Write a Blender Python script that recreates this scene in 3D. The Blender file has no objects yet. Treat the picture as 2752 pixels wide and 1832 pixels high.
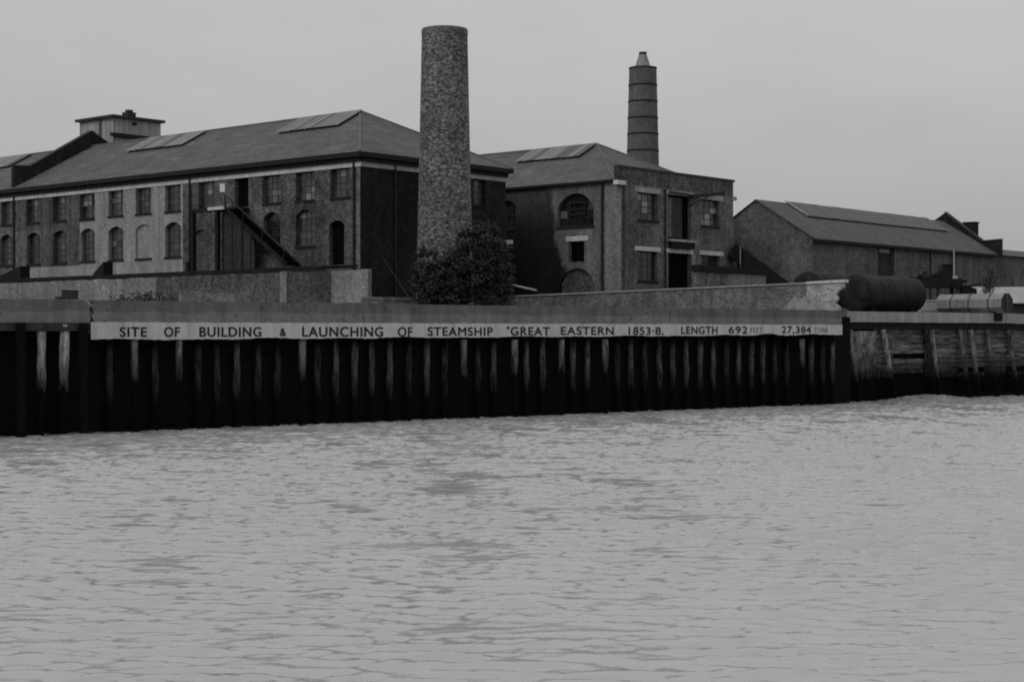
import bpy, bmesh, math, random
import numpy as np
from mathutils import Vector, Matrix

sc = bpy.context.scene
col = sc.collection
rnd = random.Random(1858)

# ------------------------------------------------------------------ camera
EYE = 4.9
cam_d = bpy.data.cameras.new('camera')
cam = bpy.data.objects.new('camera', cam_d)
col.objects.link(cam)
cam.location = (0, 0, EYE)
cam.rotation_euler = (math.radians(90), 0, 0)
cam_d.sensor_width = 36.0
cam_d.lens = 56.68
cam_d.shift_y = -0.0058
cam_d.clip_start = 0.5
cam_d.clip_end = 9000
sc.camera = cam

# ------------------------------------------------------------------ sky and sun (flat overcast light, black-and-white film)
SUN_AZ = math.radians(232)      # compass-like, measured from +Y clockwise: behind the camera to the left
SUN_EL = math.radians(42)
world = bpy.data.worlds.new('World')
sc.world = world
world.use_nodes = True
nt = world.node_tree
nt.nodes.clear()
sky = nt.nodes.new('ShaderNodeTexSky')
sky.sky_type = 'NISHITA'
sky.sun_disc = False
sky.sun_elevation = SUN_EL
sky.sun_rotation = SUN_AZ
sky.air_density = 1.0
sky.dust_density = 5.0
bw = nt.nodes.new('ShaderNodeRGBToBW')
flat = nt.nodes.new('ShaderNodeMath'); flat.operation = 'POWER'      # a cloud deck evens the sky out
flat.inputs[1].default_value = 0.16
gain = nt.nodes.new('ShaderNodeMath'); gain.operation = 'MULTIPLY'
gain.inputs[1].default_value = 3.6
bg = nt.nodes.new('ShaderNodeBackground')
bg.inputs['Strength'].default_value = 0.105
wo = nt.nodes.new('ShaderNodeOutputWorld')
nt.links.new(sky.outputs[0], bw.inputs[0])
nt.links.new(bw.outputs[0], flat.inputs[0])
nt.links.new(flat.outputs[0], gain.inputs[0])
tc = nt.nodes.new('ShaderNodeTexCoord')
sep = nt.nodes.new('ShaderNodeSeparateXYZ')
up = nt.nodes.new('ShaderNodeMapRange')                               # overcast law: the cloud deck brightens towards the zenith
up.inputs[1].default_value = 0.0; up.inputs[2].default_value = 1.0
up.inputs[3].default_value = 0.91; up.inputs[4].default_value = 2.35
lum = nt.nodes.new('ShaderNodeMath'); lum.operation = 'MULTIPLY'
nt.links.new(tc.outputs['Generated'], sep.inputs[0])
nt.links.new(sep.outputs['Z'], up.inputs[0])
nt.links.new(up.outputs[0], lum.inputs[1])
nt.links.new(gain.outputs[0], lum.inputs[0])
cl = nt.nodes.new('ShaderNodeTexNoise'); cl.inputs['Scale'].default_value = 5.0; cl.inputs['Detail'].default_value = 7.0; cl.inputs['Roughness'].default_value = 0.6
cmap = nt.nodes.new('ShaderNodeMapping'); cmap.inputs['Scale'].default_value = (1, 1, 2.5)
crng = nt.nodes.new('ShaderNodeMapRange'); crng.inputs[1].default_value = 0.3; crng.inputs[2].default_value = 0.7; crng.inputs[3].default_value = 0.955; crng.inputs[4].default_value = 1.045
cloud = nt.nodes.new('ShaderNodeMath'); cloud.operation = 'MULTIPLY'
nt.links.new(tc.outputs['Generated'], cmap.inputs[0]); nt.links.new(cmap.outputs[0], cl.inputs['Vector'])
nt.links.new(cl.outputs['Fac'], crng.inputs[0]); nt.links.new(crng.outputs[0], cloud.inputs[1])
nt.links.new(lum.outputs[0], cloud.inputs[0])
nt.links.new(cloud.outputs[0], bg.inputs['Color'])
nt.links.new(bg.outputs[0], wo.inputs[0])

sun_d = bpy.data.lights.new('sun', 'SUN')
sun_d.energy = 0.6
sun_d.angle = math.radians(14)
sun_d.color = (1, 1, 1)
sun = bpy.data.objects.new('sun', sun_d)
col.objects.link(sun)
to_sun = Vector((math.sin(SUN_AZ) * math.cos(SUN_EL), math.cos(SUN_AZ) * math.cos(SUN_EL), math.sin(SUN_EL)))
sun.rotation_euler = to_sun.to_track_quat('Z', 'Y').to_euler()
sun.location = (-60, -40, 80)

sc.view_settings.view_transform = 'Standard'
sc.view_settings.look = 'None'
sc.view_settings.exposure = 0.0
sc.view_settings.gamma = 1.0
sc.view_settings.use_curve_mapping = False
sc.render.engine = 'CYCLES'
sc.cycles.filter_width = 1.9
sc.cycles.use_denoising = False      # keep the fine brick and ripple texture
sc.cycles.max_bounces = 6

# ------------------------------------------------------------------ materials
def g(v): return (v, v, v, 1.0)

class Mat:
    def __init__(self, name, rough=0.9, spec=0.25):
        self.m = bpy.data.materials.new(name)
        self.m.use_nodes = True
        self.t = self.m.node_tree
        self.t.nodes.clear()
        self.out = self.n('ShaderNodeOutputMaterial')
        self.p = self.n('ShaderNodeBsdfPrincipled')
        self.p.inputs['Roughness'].default_value = rough
        self.p.inputs['Specular IOR Level'].default_value = spec
        self.l(self.p.outputs[0], self.out.inputs[0])
    def n(self, k): return self.t.nodes.new(k)
    def l(self, a, b): self.t.links.new(a, b)
    def pos(self, scale=(1, 1, 1)):
        geo = self.n('ShaderNodeNewGeometry')
        mp = self.n('ShaderNodeMapping')
        mp.inputs['Scale'].default_value = scale
        self.l(geo.outputs['Position'], mp.inputs[0])
        return mp.outputs[0]
    def uv(self):
        return self.n('ShaderNodeUVMap').outputs[0]
    def noise(self, vec, scale, detail=6, rough=0.6, lo=0.3, hi=0.7, a=0.0, b=1.0):
        nz = self.n('ShaderNodeTexNoise')
        nz.inputs['Scale'].default_value = scale
        nz.inputs['Detail'].default_value = detail
        nz.inputs['Roughness'].default_value = rough
        self.l(vec, nz.inputs['Vector'])
        return self.remap(nz.outputs['Fac'], lo, hi, a, b)
    def remap(self, fac, lo, hi, a, b):
        mr = self.n('ShaderNodeMapRange')
        mr.inputs[1].default_value = lo; mr.inputs[2].default_value = hi
        mr.inputs[3].default_value = a; mr.inputs[4].default_value = b
        self.l(fac, mr.inputs[0])
        return mr.outputs[0]
    def math(self, op, a, b):
        m = self.n('ShaderNodeMath'); m.operation = op
        for i, v in enumerate((a, b)):
            if isinstance(v, (int, float)): m.inputs[i].default_value = v
            else: self.l(v, m.inputs[i])
        return m.outputs[0]
    def mix(self, fac, a, b):
        m = self.n('ShaderNodeMix'); m.data_type = 'FLOAT'
        for i, v in zip((0, 2, 3), (fac, a, b)):
            if isinstance(v, (int, float)): m.inputs[i].default_value = v
            else: self.l(v, m.inputs[i])
        return m.outputs[0]
    def base(self, v): self.l(v, self.p.inputs['Base Color'])
    def bump(self, h, strength=0.4, dist=0.02):
        b = self.n('ShaderNodeBump')
        b.inputs['Strength'].default_value = strength
        b.inputs['Distance'].default_value = dist
        self.l(h, b.inputs['Height'])
        self.l(b.outputs[0], self.p.inputs['Normal'])

TONE = 0.78      # common scale on the base colours, balancing them against the bright sky
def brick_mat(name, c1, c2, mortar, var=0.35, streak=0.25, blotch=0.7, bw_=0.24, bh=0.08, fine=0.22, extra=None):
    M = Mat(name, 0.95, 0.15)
    c1, c2, mortar = c1 * TONE, c2 * TONE, mortar * TONE
    br = M.n('ShaderNodeTexBrick')
    br.inputs['Scale'].default_value = 1.0
    br.inputs['Brick Width'].default_value = bw_
    br.inputs['Row Height'].default_value = bh
    br.inputs['Mortar Size'].default_value = 0.007
    br.inputs['Color1'].default_value = g(c1)
    br.inputs['Color2'].default_value = g(c2)
    br.inputs['Mortar'].default_value = g(mortar)
    M.l(M.uv(), br.inputs['Vector'])
    p = M.pos()
    big = M.noise(p, 0.22, 5, 0.6, 0.3, 0.72, 1 - var, 1 + var)
    mid = M.noise(p, blotch * 2.4, 6, 0.75, 0.34, 0.66, 1 - var * 1.1, 1 + var * 1.1)
    fin = M.noise(p, 5.0, 3, 0.6, 0.3, 0.7, 1 - fine, 1 + fine)
    stv = M.noise(M.pos((1.3, 1.3, 0.12)), 1.0, 4, 0.6, 0.35, 0.7, 1 + streak * 0.4, 1 - streak)
    v = M.math('MULTIPLY', br.outputs['Color'], big)
    v = M.math('MULTIPLY', v, mid)
    v = M.math('MULTIPLY', v, fin)
    v = M.math('MULTIPLY', v, stv)
    M.base(extra(M, v) if extra else v)
    M.bump(br.outputs['Fac'], -0.3, 0.012)
    return M.m

def plain_mat(name, c, var=0.25, scale=1.5, rough=0.85, spec=0.2, streak=0.0, bump=0.0):
    M = Mat(name, rough, spec)
    c *= TONE
    p = M.pos()
    v = M.noise(p, scale, 7, 0.65, 0.28, 0.72, c * (1 - var), c * (1 + var))
    v = M.math('MULTIPLY', v, M.noise(p, scale * 7, 4, 0.6, 0.3, 0.7, 1 - var * .5, 1 + var * .5))
    if streak:
        v = M.math('MULTIPLY', v, M.noise(M.pos((2.2, 2.2, 0.12)), 1.0, 5, 0.6, 0.38, 0.68, 1 + streak * .3, 1 - streak))
    M.base(v)
    if bump:
        M.bump(M.noise(p, scale * 10, 5, 0.6, 0, 1, 0, 1), bump, 0.03)
    return M.m

def slate_mat(name, c, streaks=0.3):
    M = Mat(name, 0.8, 0.15)
    c *= TONE
    br = M.n('ShaderNodeTexBrick')
    br.inputs['Scale'].default_value = 1.0
    br.inputs['Brick Width'].default_value = 0.35
    br.inputs['Row Height'].default_value = 0.24
    br.inputs['Mortar Size'].default_value = 0.008
    br.inputs['Color1'].default_value = g(c * 0.86)
    br.inputs['Color2'].default_value = g(c * 1.14)
    br.inputs['Mortar'].default_value = g(c * 0.6)
    M.l(M.uv(), br.inputs['Vector'])
    p = M.pos()
    v = M.math('MULTIPLY', br.outputs['Color'], M.noise(p, 0.45, 7, 0.7, 0.3, 0.7, 0.78, 1.24))
    mp = M.n('ShaderNodeMapping'); mp.inputs['Scale'].default_value = (0.22, 1.3, 1)
    M.l(M.uv(), mp.inputs[0])
    lich = M.noise(mp.outputs[0], 1.0, 6, 0.7, 0.55, 0.70, 1.0, 1.0 + streaks * 1.5)
    v = M.math('MULTIPLY', v, lich)
    v = M.math('MULTIPLY', v, M.noise(p, 3.0, 4, 0.6, 0.3, 0.7, 0.88, 1.12))
    M.base(v)
    M.bump(br.outputs['Fac'], -0.4, 0.02)
    return M.m

MT = {}
MT['brick_dark']  = brick_mat('sooty_brick', 0.05, 0.15, 0.10, 0.45, 0.3)
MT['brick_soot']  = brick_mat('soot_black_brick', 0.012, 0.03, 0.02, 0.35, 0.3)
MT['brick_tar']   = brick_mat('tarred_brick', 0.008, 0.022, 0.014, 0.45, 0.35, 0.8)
MT['brick_mid']   = brick_mat('stock_brick', 0.10, 0.22, 0.16, 0.34, 0.3)
MT['brick_end']   = brick_mat('end_wall_brick', 0.10, 0.21, 0.15, 0.34, 0.3)
MT['brick_paint'] = brick_mat('limewashed_brick', 0.29, 0.35, 0.31, 0.16, 0.3, 0.9)
MT['brick_worn']  = brick_mat('worn_wash_brick', 0.075, 0.125, 0.10, 0.35, 0.4)
MT['brick_yard']  = brick_mat('yard_wall_brick', 0.06, 0.15, 0.10, 0.45, 0.35, 1.2)
MT['brick_yardl'] = brick_mat('pale_yard_wall_brick', 0.18, 0.30, 0.24, 0.26, 0.3, 1.2)
MT['brick_pale']  = brick_mat('pale_yellow_brick', 0.18, 0.29, 0.23, 0.25, 0.2, 1.0)
MT['brick_stack'] = brick_mat('chimney_brick', 0.045, 0.24, 0.14, 0.34, 0.1, 1.35, 0.25, 0.1, 0.6)
MT['brick_stack2'] = brick_mat('far_chimney_brick', 0.11, 0.16, 0.13, 0.2, 0.2)
MT['brick_shed']  = brick_mat('shed_brick', 0.085, 0.17, 0.13, 0.3, 0.25)
def dark_run(M, v):
    # a darker area with an uneven edge: it stands up the wall and swings out towards the foot
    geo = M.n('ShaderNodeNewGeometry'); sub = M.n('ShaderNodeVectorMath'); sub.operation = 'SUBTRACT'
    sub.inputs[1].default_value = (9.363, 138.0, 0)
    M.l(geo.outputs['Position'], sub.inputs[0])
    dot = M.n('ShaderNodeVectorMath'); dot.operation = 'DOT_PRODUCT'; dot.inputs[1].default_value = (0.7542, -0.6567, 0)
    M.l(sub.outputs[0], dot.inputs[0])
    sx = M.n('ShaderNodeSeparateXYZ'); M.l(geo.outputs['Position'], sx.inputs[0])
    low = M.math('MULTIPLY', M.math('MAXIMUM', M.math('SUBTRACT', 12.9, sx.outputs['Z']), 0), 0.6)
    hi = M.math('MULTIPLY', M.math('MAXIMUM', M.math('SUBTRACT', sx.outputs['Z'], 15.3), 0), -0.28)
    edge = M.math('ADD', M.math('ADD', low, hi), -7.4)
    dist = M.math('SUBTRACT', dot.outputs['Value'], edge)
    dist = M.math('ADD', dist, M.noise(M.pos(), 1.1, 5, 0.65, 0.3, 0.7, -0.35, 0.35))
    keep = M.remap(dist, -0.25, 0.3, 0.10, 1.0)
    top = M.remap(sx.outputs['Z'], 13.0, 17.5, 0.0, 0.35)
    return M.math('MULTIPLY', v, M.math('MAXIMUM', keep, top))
MT['brick_side'] = brick_mat('darkened_side_brick', 0.12, 0.21, 0.17, 0.26, 0.3, extra=dark_run)
MT['slate']       = slate_mat('slate', 0.098, 0.6)
MT['slate_shed']  = slate_mat('slate_shed', 0.088, 0.15)
MT['coping_dark'] = plain_mat('sooty_coping', 0.045, 0.3, 1.0)
MT['cornice']     = plain_mat('black_cornice', 0.013, 0.3, 1.0, 0.7)
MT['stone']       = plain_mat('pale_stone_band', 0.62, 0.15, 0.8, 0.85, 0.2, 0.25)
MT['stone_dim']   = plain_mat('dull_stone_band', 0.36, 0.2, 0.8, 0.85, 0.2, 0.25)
MT['sill']        = plain_mat('black_sill', 0.018, 0.3, 2.0)
MT['iron']        = plain_mat('black_iron', 0.015, 0.3, 3.0, 0.6, 0.3)
MT['frame']       = plain_mat('window_paint_dark', 0.035, 0.3, 3.0, 0.6)
MT['timber_blk']  = plain_mat('black_timber', 0.016, 0.4, 2.0, 0.85, 0.15, 0.3)
MT['timber_dim']  = plain_mat('dim_timber', 0.045, 0.35, 2.0, 0.85, 0.15, 0.3)
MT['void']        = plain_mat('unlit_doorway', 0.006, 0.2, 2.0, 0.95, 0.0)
MT['white_paint'] = plain_mat('white_paint', 0.72, 0.12, 2.0)
MT['skylight']    = plain_mat('skylight_glazing', 0.19, 0.25, 1.2, 0.6, 0.2)
MT['skylight_rib'] = plain_mat('skylight_bar', 0.125, 0.2, 2.0)
MT['lead']        = plain_mat('ridge_lead', 0.13, 0.2, 2.0)
MT['render']      = plain_mat('cement_render', 0.36, 0.2, 0.7, 0.9, 0.15, 0.35)
MT['tank_blk']    = plain_mat('tarred_tank', 0.018, 0.85, 1.1, 0.7, 0.15, 0.4)
MT['tank_band']   = plain_mat('tank_seam', 0.03, 0.5, 1.2, 0.7, 0.15)
MT['tank_pale']   = plain_mat('galvanised_tank', 0.24, 0.25, 1.2, 0.6, 0.3, 0.3)
MT['roof_pale']   = plain_mat('pale_sheet_roof', 0.36, 0.15, 1.0)
MT['strap']       = plain_mat('tank_strap', 0.10, 0.3, 3.0)
MT['ground']      = plain_mat('yard_earth', 0.08, 0.35, 0.4, 0.95, 0.1)
MT['mud']         = plain_mat('river_mud', 0.22, 0.4, 0.7, 0.7, 0.3, 0, 0.3)
MT['bark']        = plain_mat('bark', 0.03, 0.4, 3.0)
MT['weed']        = plain_mat('weed_leaf', 0.03, 0.4, 3.0)
MT['letter']      = plain_mat('worn_black_letter', 0.022, 0.5, 3.0)
MT['letter_dim']  = plain_mat('faded_letter', 0.10, 0.45, 4.0)
MT['wet_blk']     = plain_mat('wet_black_board', 0.006, 0.4, 2.0, 0.8, 0.06)

def glass_mat(name, c):
    M = Mat(name, 0.18, 0.5)
    oi = M.n('ShaderNodeObjectInfo')
    M.base(M.remap(oi.outputs['Random'], 0, 1, c * 0.55, c * 1.5))
    return M.m
MT['glass'] = glass_mat('dirty_glass', 0.04)
MT['glass_dark'] = glass_mat('dark_glass', 0.014)
MT['glass_grey'] = glass_mat('hazed_glass', 0.075)
MT['glass_pale'] = glass_mat('whitened_glass', 0.17)

def leaf_mat(name, c):
    M = Mat(name, 0.7, 0.2)
    p = M.pos()
    M.base(M.noise(p, 1.3, 3, 0.6, 0.3, 0.7, c * 0.5, c * 1.7))
    return M.m
MT['leaf'] = leaf_mat('dark_leaf', 0.024)

def parapet_mat():
    # cement parapet: weathered darker coat above, paler newer coat below, with run-down stains
    M = Mat('parapet_cement', 0.92, 0.15)
    p = M.pos()
    geo = M.n('ShaderNodeNewGeometry'); sx = M.n('ShaderNodeSeparateXYZ')
    M.l(geo.outputs['Position'], sx.inputs[0])
    wob = M.noise(M.pos((0.25, 0.25, 0.02)), 1.0, 4, 0.6, 0.3, 0.7, -0.10, 0.10)
    zed = M.math('ADD', sx.outputs['Z'], wob)
    coat = M.remap(zed, 6.02, 6.12, 1.0, 0.0)
    c = M.mix(coat, 0.112, 0.155)
    c = M.math('MULTIPLY', c, M.noise(p, 0.9, 7, 0.7, 0.3, 0.7, 0.78, 1.2))
    c = M.math('MULTIPLY', c, M.noise(p, 6.0, 4, 0.6, 0.3, 0.7, 0.88, 1.1))
    c = M.math('MULTIPLY', c, M.noise(M.pos((1.6, 1.6, 0.1)), 1.0, 5, 0.6, 0.4, 0.66, 1.08, 0.78))
    c = M.math('MULTIPLY', c, M.noise(p, 2.6, 2, 0.5, 0.64, 0.72, 1.0, 0.55))
    M.base(c)
    M.bump(M.noise(p, 5, 5, 0.6, 0, 1, 0, 1), 0.3, 0.02)
    return M.m
MT['parapet'] = parapet_mat()

def strip_mat():
    M = Mat('white_sign_paint', 0.85, 0.2)
    p = M.pos()
    c = M.noise(p, 0.8, 6, 0.65, 0.3, 0.7, 0.39, 0.49)
    c = M.math('MULTIPLY', c, M.noise(p, 5, 5, 0.7, 0.3, 0.7, 0.88, 1.08))
    c = M.math('MULTIPLY', c, M.noise(M.pos((2.5, 2.5, 0.2)), 1.0, 5, 0.65, 0.5, 0.72, 1.0, 0.72))
    M.base(c)
    return M.m
MT['strip'] = strip_mat()
MT['plaster'] = plain_mat('old_plaster', 0.30, 0.45, 1.6)
MT['brick_broken'] = brick_mat('bleached_broken_brick', 0.24, 0.42, 0.34, 0.35, 0.2, 1.2)

def pile_mat(name, pale, zlo, zhi, ztop=0, grain=(6, 6, 1.3)):
    # driven timber: dry grey wood above the tide mark, black weed below
    M = Mat(name, 0.95, 0.03)
    p = M.pos()
    geo = M.n('ShaderNodeNewGeometry'); sx = M.n('ShaderNodeSeparateXYZ')
    M.l(geo.outputs['Position'], sx.inputs[0])
    wob = M.noise(M.pos((3.5, 3.5, 0.6)), 1.0, 5, 0.7, 0.3, 0.7, -0.4, 0.4)
    z = M.math('ADD', sx.outputs['Z'], wob)
    dry = M.remap(z, zlo, zhi, 0.0, 1.0)
    wood = M.noise(M.pos(grain), 1.0, 5, 0.65, 0.34, 0.68, pale * 0.15, pale * 1.55)
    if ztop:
        dry = M.math('MULTIPLY', dry, M.remap(z, ztop, ztop + 0.9, 1.0, 0.0))      # shade of the overhang painted into the pile head
    M.base(M.mix(dry, 0.004, wood))
    return M.m
MT['pile_pale'] = pile_mat('pale_pile_timber', 0.16, 2.5, 4.4)
MT['pile_white'] = pile_mat('bleached_pile_timber', 0.28, 2.2, 4.0)
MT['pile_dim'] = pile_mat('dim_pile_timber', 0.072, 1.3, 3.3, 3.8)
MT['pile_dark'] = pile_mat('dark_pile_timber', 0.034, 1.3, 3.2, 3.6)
MT['rake_white'] = pile_mat('bleached_raking_pile', 0.24, 1.6, 3.0)
MT['rake_pale'] = pile_mat('pale_raking_pile', 0.16, 1.4, 3.4)
MT['rake_dim'] = pile_mat('dim_raking_pile', 0.10, 1.4, 3.4)
MT['rake_dark'] = pile_mat('dark_raking_pile', 0.03, 1.4, 3.4)
MT['plank'] = pile_mat('weathered_plank', 0.10, 1.6, 3.4, 0, (.7, .7, 7))
MT['plank_pale'] = pile_mat('pale_plank', 0.14, 1.6, 3.4, 0, (.7, .7, 7))
MT['concrete_panel'] = pile_mat('quay_panel_concrete', 0.17, 1.7, 4.2, 0, (2, 2, 1.3))
MT['cap'] = plain_mat('quay_cap_concrete', 0.33, 0.15, 0.8, 0.9, 0.2, 0.25)

def water_mat():
    # silt-laden river: pale body, sky and dark wall mirrored in the steeper glances
    M = Mat("river_water", 0.11, 0.5)
    p = M.pos()
    M.p.inputs['IOR'].default_value = 1.33
    M.base(M.noise(p, 0.05, 4, 0.6, 0.3, 0.7, WBODY * .93, WBODY * 1.07))
    h = M.noise(M.pos((1.0, 1.5, 1.0)), 3.4, 4, 0.6, 0, 1, 0, 1)
    gust = M.noise(p, 0.10, 3, 0.55, 0.38, 0.66, 0.45, 1.5)
    M.bump(M.math('MULTIPLY', h, gust), 0.6, WBUMP)
    return M.m
WBODY, WBUMP = 0.32, 0.025
MT['water'] = water_mat()

# ------------------------------------------------------------------ mesh helpers
class MB:
    def __init__(self): self.v = []; self.f = []; self.mi = []
    def quad(self, a, b, c, d, mi=0):
        i = len(self.v); self.v += [tuple(a), tuple(b), tuple(c), tuple(d)]
        self.f.append((i, i + 1, i + 2, i + 3)); self.mi.append(mi)
    def poly(self, pts, mi=0):
        i = len(self.v); self.v += [tuple(p) for p in pts]
        self.f.append(tuple(range(i, i + len(pts)))); self.mi.append(mi)
    def prism(self, pts, off, mi=0):
        # closed solid: polygon swept along off
        n = len(pts); i = len(self.v)
        off = Vector(off)
        self.v += [tuple(p) for p in pts] + [tuple(Vector(p) + off) for p in pts]
        fs = [tuple(range(i, i + n)), tuple(range(i + 2 * n - 1, i + n - 1, -1))]
        for k in range(n):
            k2 = (k + 1) % n
            fs.append((i + k, i + n + k, i + n + k2, i + k2))
        self.f += fs; self.mi += [mi] * len(fs)
    def box(self, F, s0, s1, d0, d1, z0, z1, mi=0):
        self.prism([F(s0, d0, z0), F(s1, d0, z0), F(s1, d1, z0), F(s0, d1, z0)], (0, 0, z1 - z0), mi)
    def tube(self, rings, n=10, mi=0, caps=True):
        # rings: list of (centre, radius, axis u, axis v)
        base = len(self.v)
        for c, r, u, w in rings:
            for k in range(n):
                a = 2 * math.pi * k / n
                self.v.append(tuple(Vector(c) + Vector(u) * (r * math.cos(a)) + Vector(w) * (r * math.sin(a))))
        for j in range(len(rings) - 1):
            for k in range(n):
                k2 = (k + 1) % n
                self.f.append((base + j * n + k, base + j * n + k2, base + (j + 1) * n + k2, base + (j + 1) * n + k))
                self.mi.append(mi)
        if caps:
            self.f.append(tuple(base + k for k in range(n - 1, -1, -1))); self.mi.append(mi)
            e = base + (len(rings) - 1) * n
            self.f.append(tuple(e + k for k in range(n))); self.mi.append(mi)
    def rod(self, a, b, r, n=8, mi=0, r2=None):
        a = Vector(a); b = Vector(b); d = (b - a).normalized()
        u = d.orthogonal().normalized(); w = d.cross(u)
        self.tube([(a, r, u, w), (b, r if r2 is None else r2, u, w)], n, mi)
    def beam(self, a, b, w, h, mi=0, up=(0, 0, 1)):
        a = Vector(a); b = Vector(b); d = (b - a).normalized()
        s = d.cross(Vector(up)).normalized(); t = s.cross(d)
        pts = [a + s * (sx * w / 2) + t * (tx * h / 2) for sx, tx in ((-1, -1), (1, -1), (1, 1), (-1, 1))]
        self.prism(pts, b - a, mi)
    def mesh(self, name, mats, recalc=True, smooth=False, off=Vector((0, 0, 0)), uvmode='plane'):
        me = bpy.data.meshes.new(name)
        me.from_pydata([tuple(Vector(v) - off) for v in self.v], [], self.f)
        for m in (mats if isinstance(mats, (list, tuple)) else [mats]): me.materials.append(m)
        me.polygons.foreach_set('material_index', self.mi)
        if recalc:
            bm = bmesh.new(); bm.from_mesh(me)
            bmesh.ops.recalc_face_normals(bm, faces=bm.faces[:])
            bm.to_mesh(me); bm.free()
        uvl = me.uv_layers.new(name='UVMap')
        for p in me.polygons:
            n = p.normal
            if abs(n.z) > 0.999: t = Vector((1, 0, 0))
            else: t = Vector((0, 0, 1)).cross(n).normalized()
            b = n.cross(t)
            for li in p.loop_indices:
                co = me.vertices[me.loops[li].vertex_index].co + off
                uvl.data[li].uv = (co.dot(t), co.dot(b))
        if smooth:
            me.polygons.foreach_set('use_smooth', [True] * len(me.polygons))
        return me

def world_of(o):
    return Vector(o['w']) if 'w' in o else o.location.copy()
WL = {}
def thing(name, label, cat, loc, group=None):
    o = bpy.data.objects.new(name, None)
    col.objects.link(o)
    o.empty_display_size = 0.5
    o.location = loc
    WL[o.name] = Vector(loc)
    o['label'] = label; o['category'] = cat; o['kind'] = 'thing'
    if group: o['group'] = group
    return o
def part(name, mb, mats, parent, label=None, smooth=False, recalc=True, kind=None):
    base = WL[parent.name]
    me = mb.mesh(name, mats, recalc, smooth, off=base)
    o = bpy.data.objects.new(name, me)
    col.objects.link(o)
    o.parent = parent
    WL[o.name] = base.copy()
    if label: o['label'] = label
    if kind: o['kind'] = kind
    return o
def single(name, mb, mats, label, cat, loc, group=None, smooth=False, recalc=True):
    me = mb.mesh(name, mats, recalc, smooth, off=Vector(loc))
    o = bpy.data.objects.new(name, me)
    col.objects.link(o)
    o.location = loc
    WL[o.name] = Vector(loc)
    o['label'] = label; o['category'] = cat; o['kind'] = 'thing'
    if group: o['group'] = group
    return o
def structure(name, mb, mats, kind='structure', **kw):
    me = mb.mesh(name, mats, **kw)
    o = bpy.data.objects.new(name, me)
    col.objects.link(o)
    o['kind'] = kind
    WL[o.name] = Vector((0, 0, 0))
    return o

class Frame:
    """A line on plan: s runs to the right along it, dep runs back behind it, z is up."""
    def __init__(self, o, d):
        n = math.hypot(*d)
        self.o = o; self.d = (d[0] / n, d[1] / n); self.i = (-self.d[1], self.d[0])
        self.ang = math.atan2(self.d[1], self.d[0])
    def __call__(self, s, dep, z):
        return Vector((self.o[0] + self.d[0] * s + self.i[0] * dep, self.o[1] + self.d[1] * s + self.i[1] * dep, z))

LONG = (0.7542, -0.6567)      # the long sides of the works
ENDW = (0.6567, 0.7542)       # their end walls
R  = Frame((-20.882, 80.0), (0.7922, 0.6103))      # river wall face
A  = Frame((-11.770, 125.0), LONG)                 # big building, long side (s < 0)
E  = Frame((-11.770, 125.0), ENDW)                 # big building, end wall
BL = Frame((9.363, 138.0), LONG)                   # second building, long side
BE = Frame((9.363, 138.0), ENDW)                   # second building, end wall
SG = Frame((28.309, 152.0), LONG)                  # far shed, gable
SE = Frame((28.309, 152.0), ENDW)                  # far shed, long side
YW = Frame((-10.476, 117.0), LONG)                 # left yard wall
YR = Frame((23.72, 116.0), LONG)                   # right yard wall
OH = Frame((15.37, 134.0), ENDW)                   # low outhouse
GZ = 6.0                                            # yard level

# ------------------------------------------------------------------ ground, water
def ground():
    mb = MB()
    fr = [R(-400, 1.1, GZ), R(57.5, 1.1, GZ), R(57.5, 3.6, GZ), R(400, 3.6, GZ)]
    far = [Vector((3500, 4200, GZ)), Vector((-3500, 4200, GZ)), Vector((-3500, 60, GZ))]
    mb.poly(fr + far)
    structure('ground', mb, MT['ground'])
ground()

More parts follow.
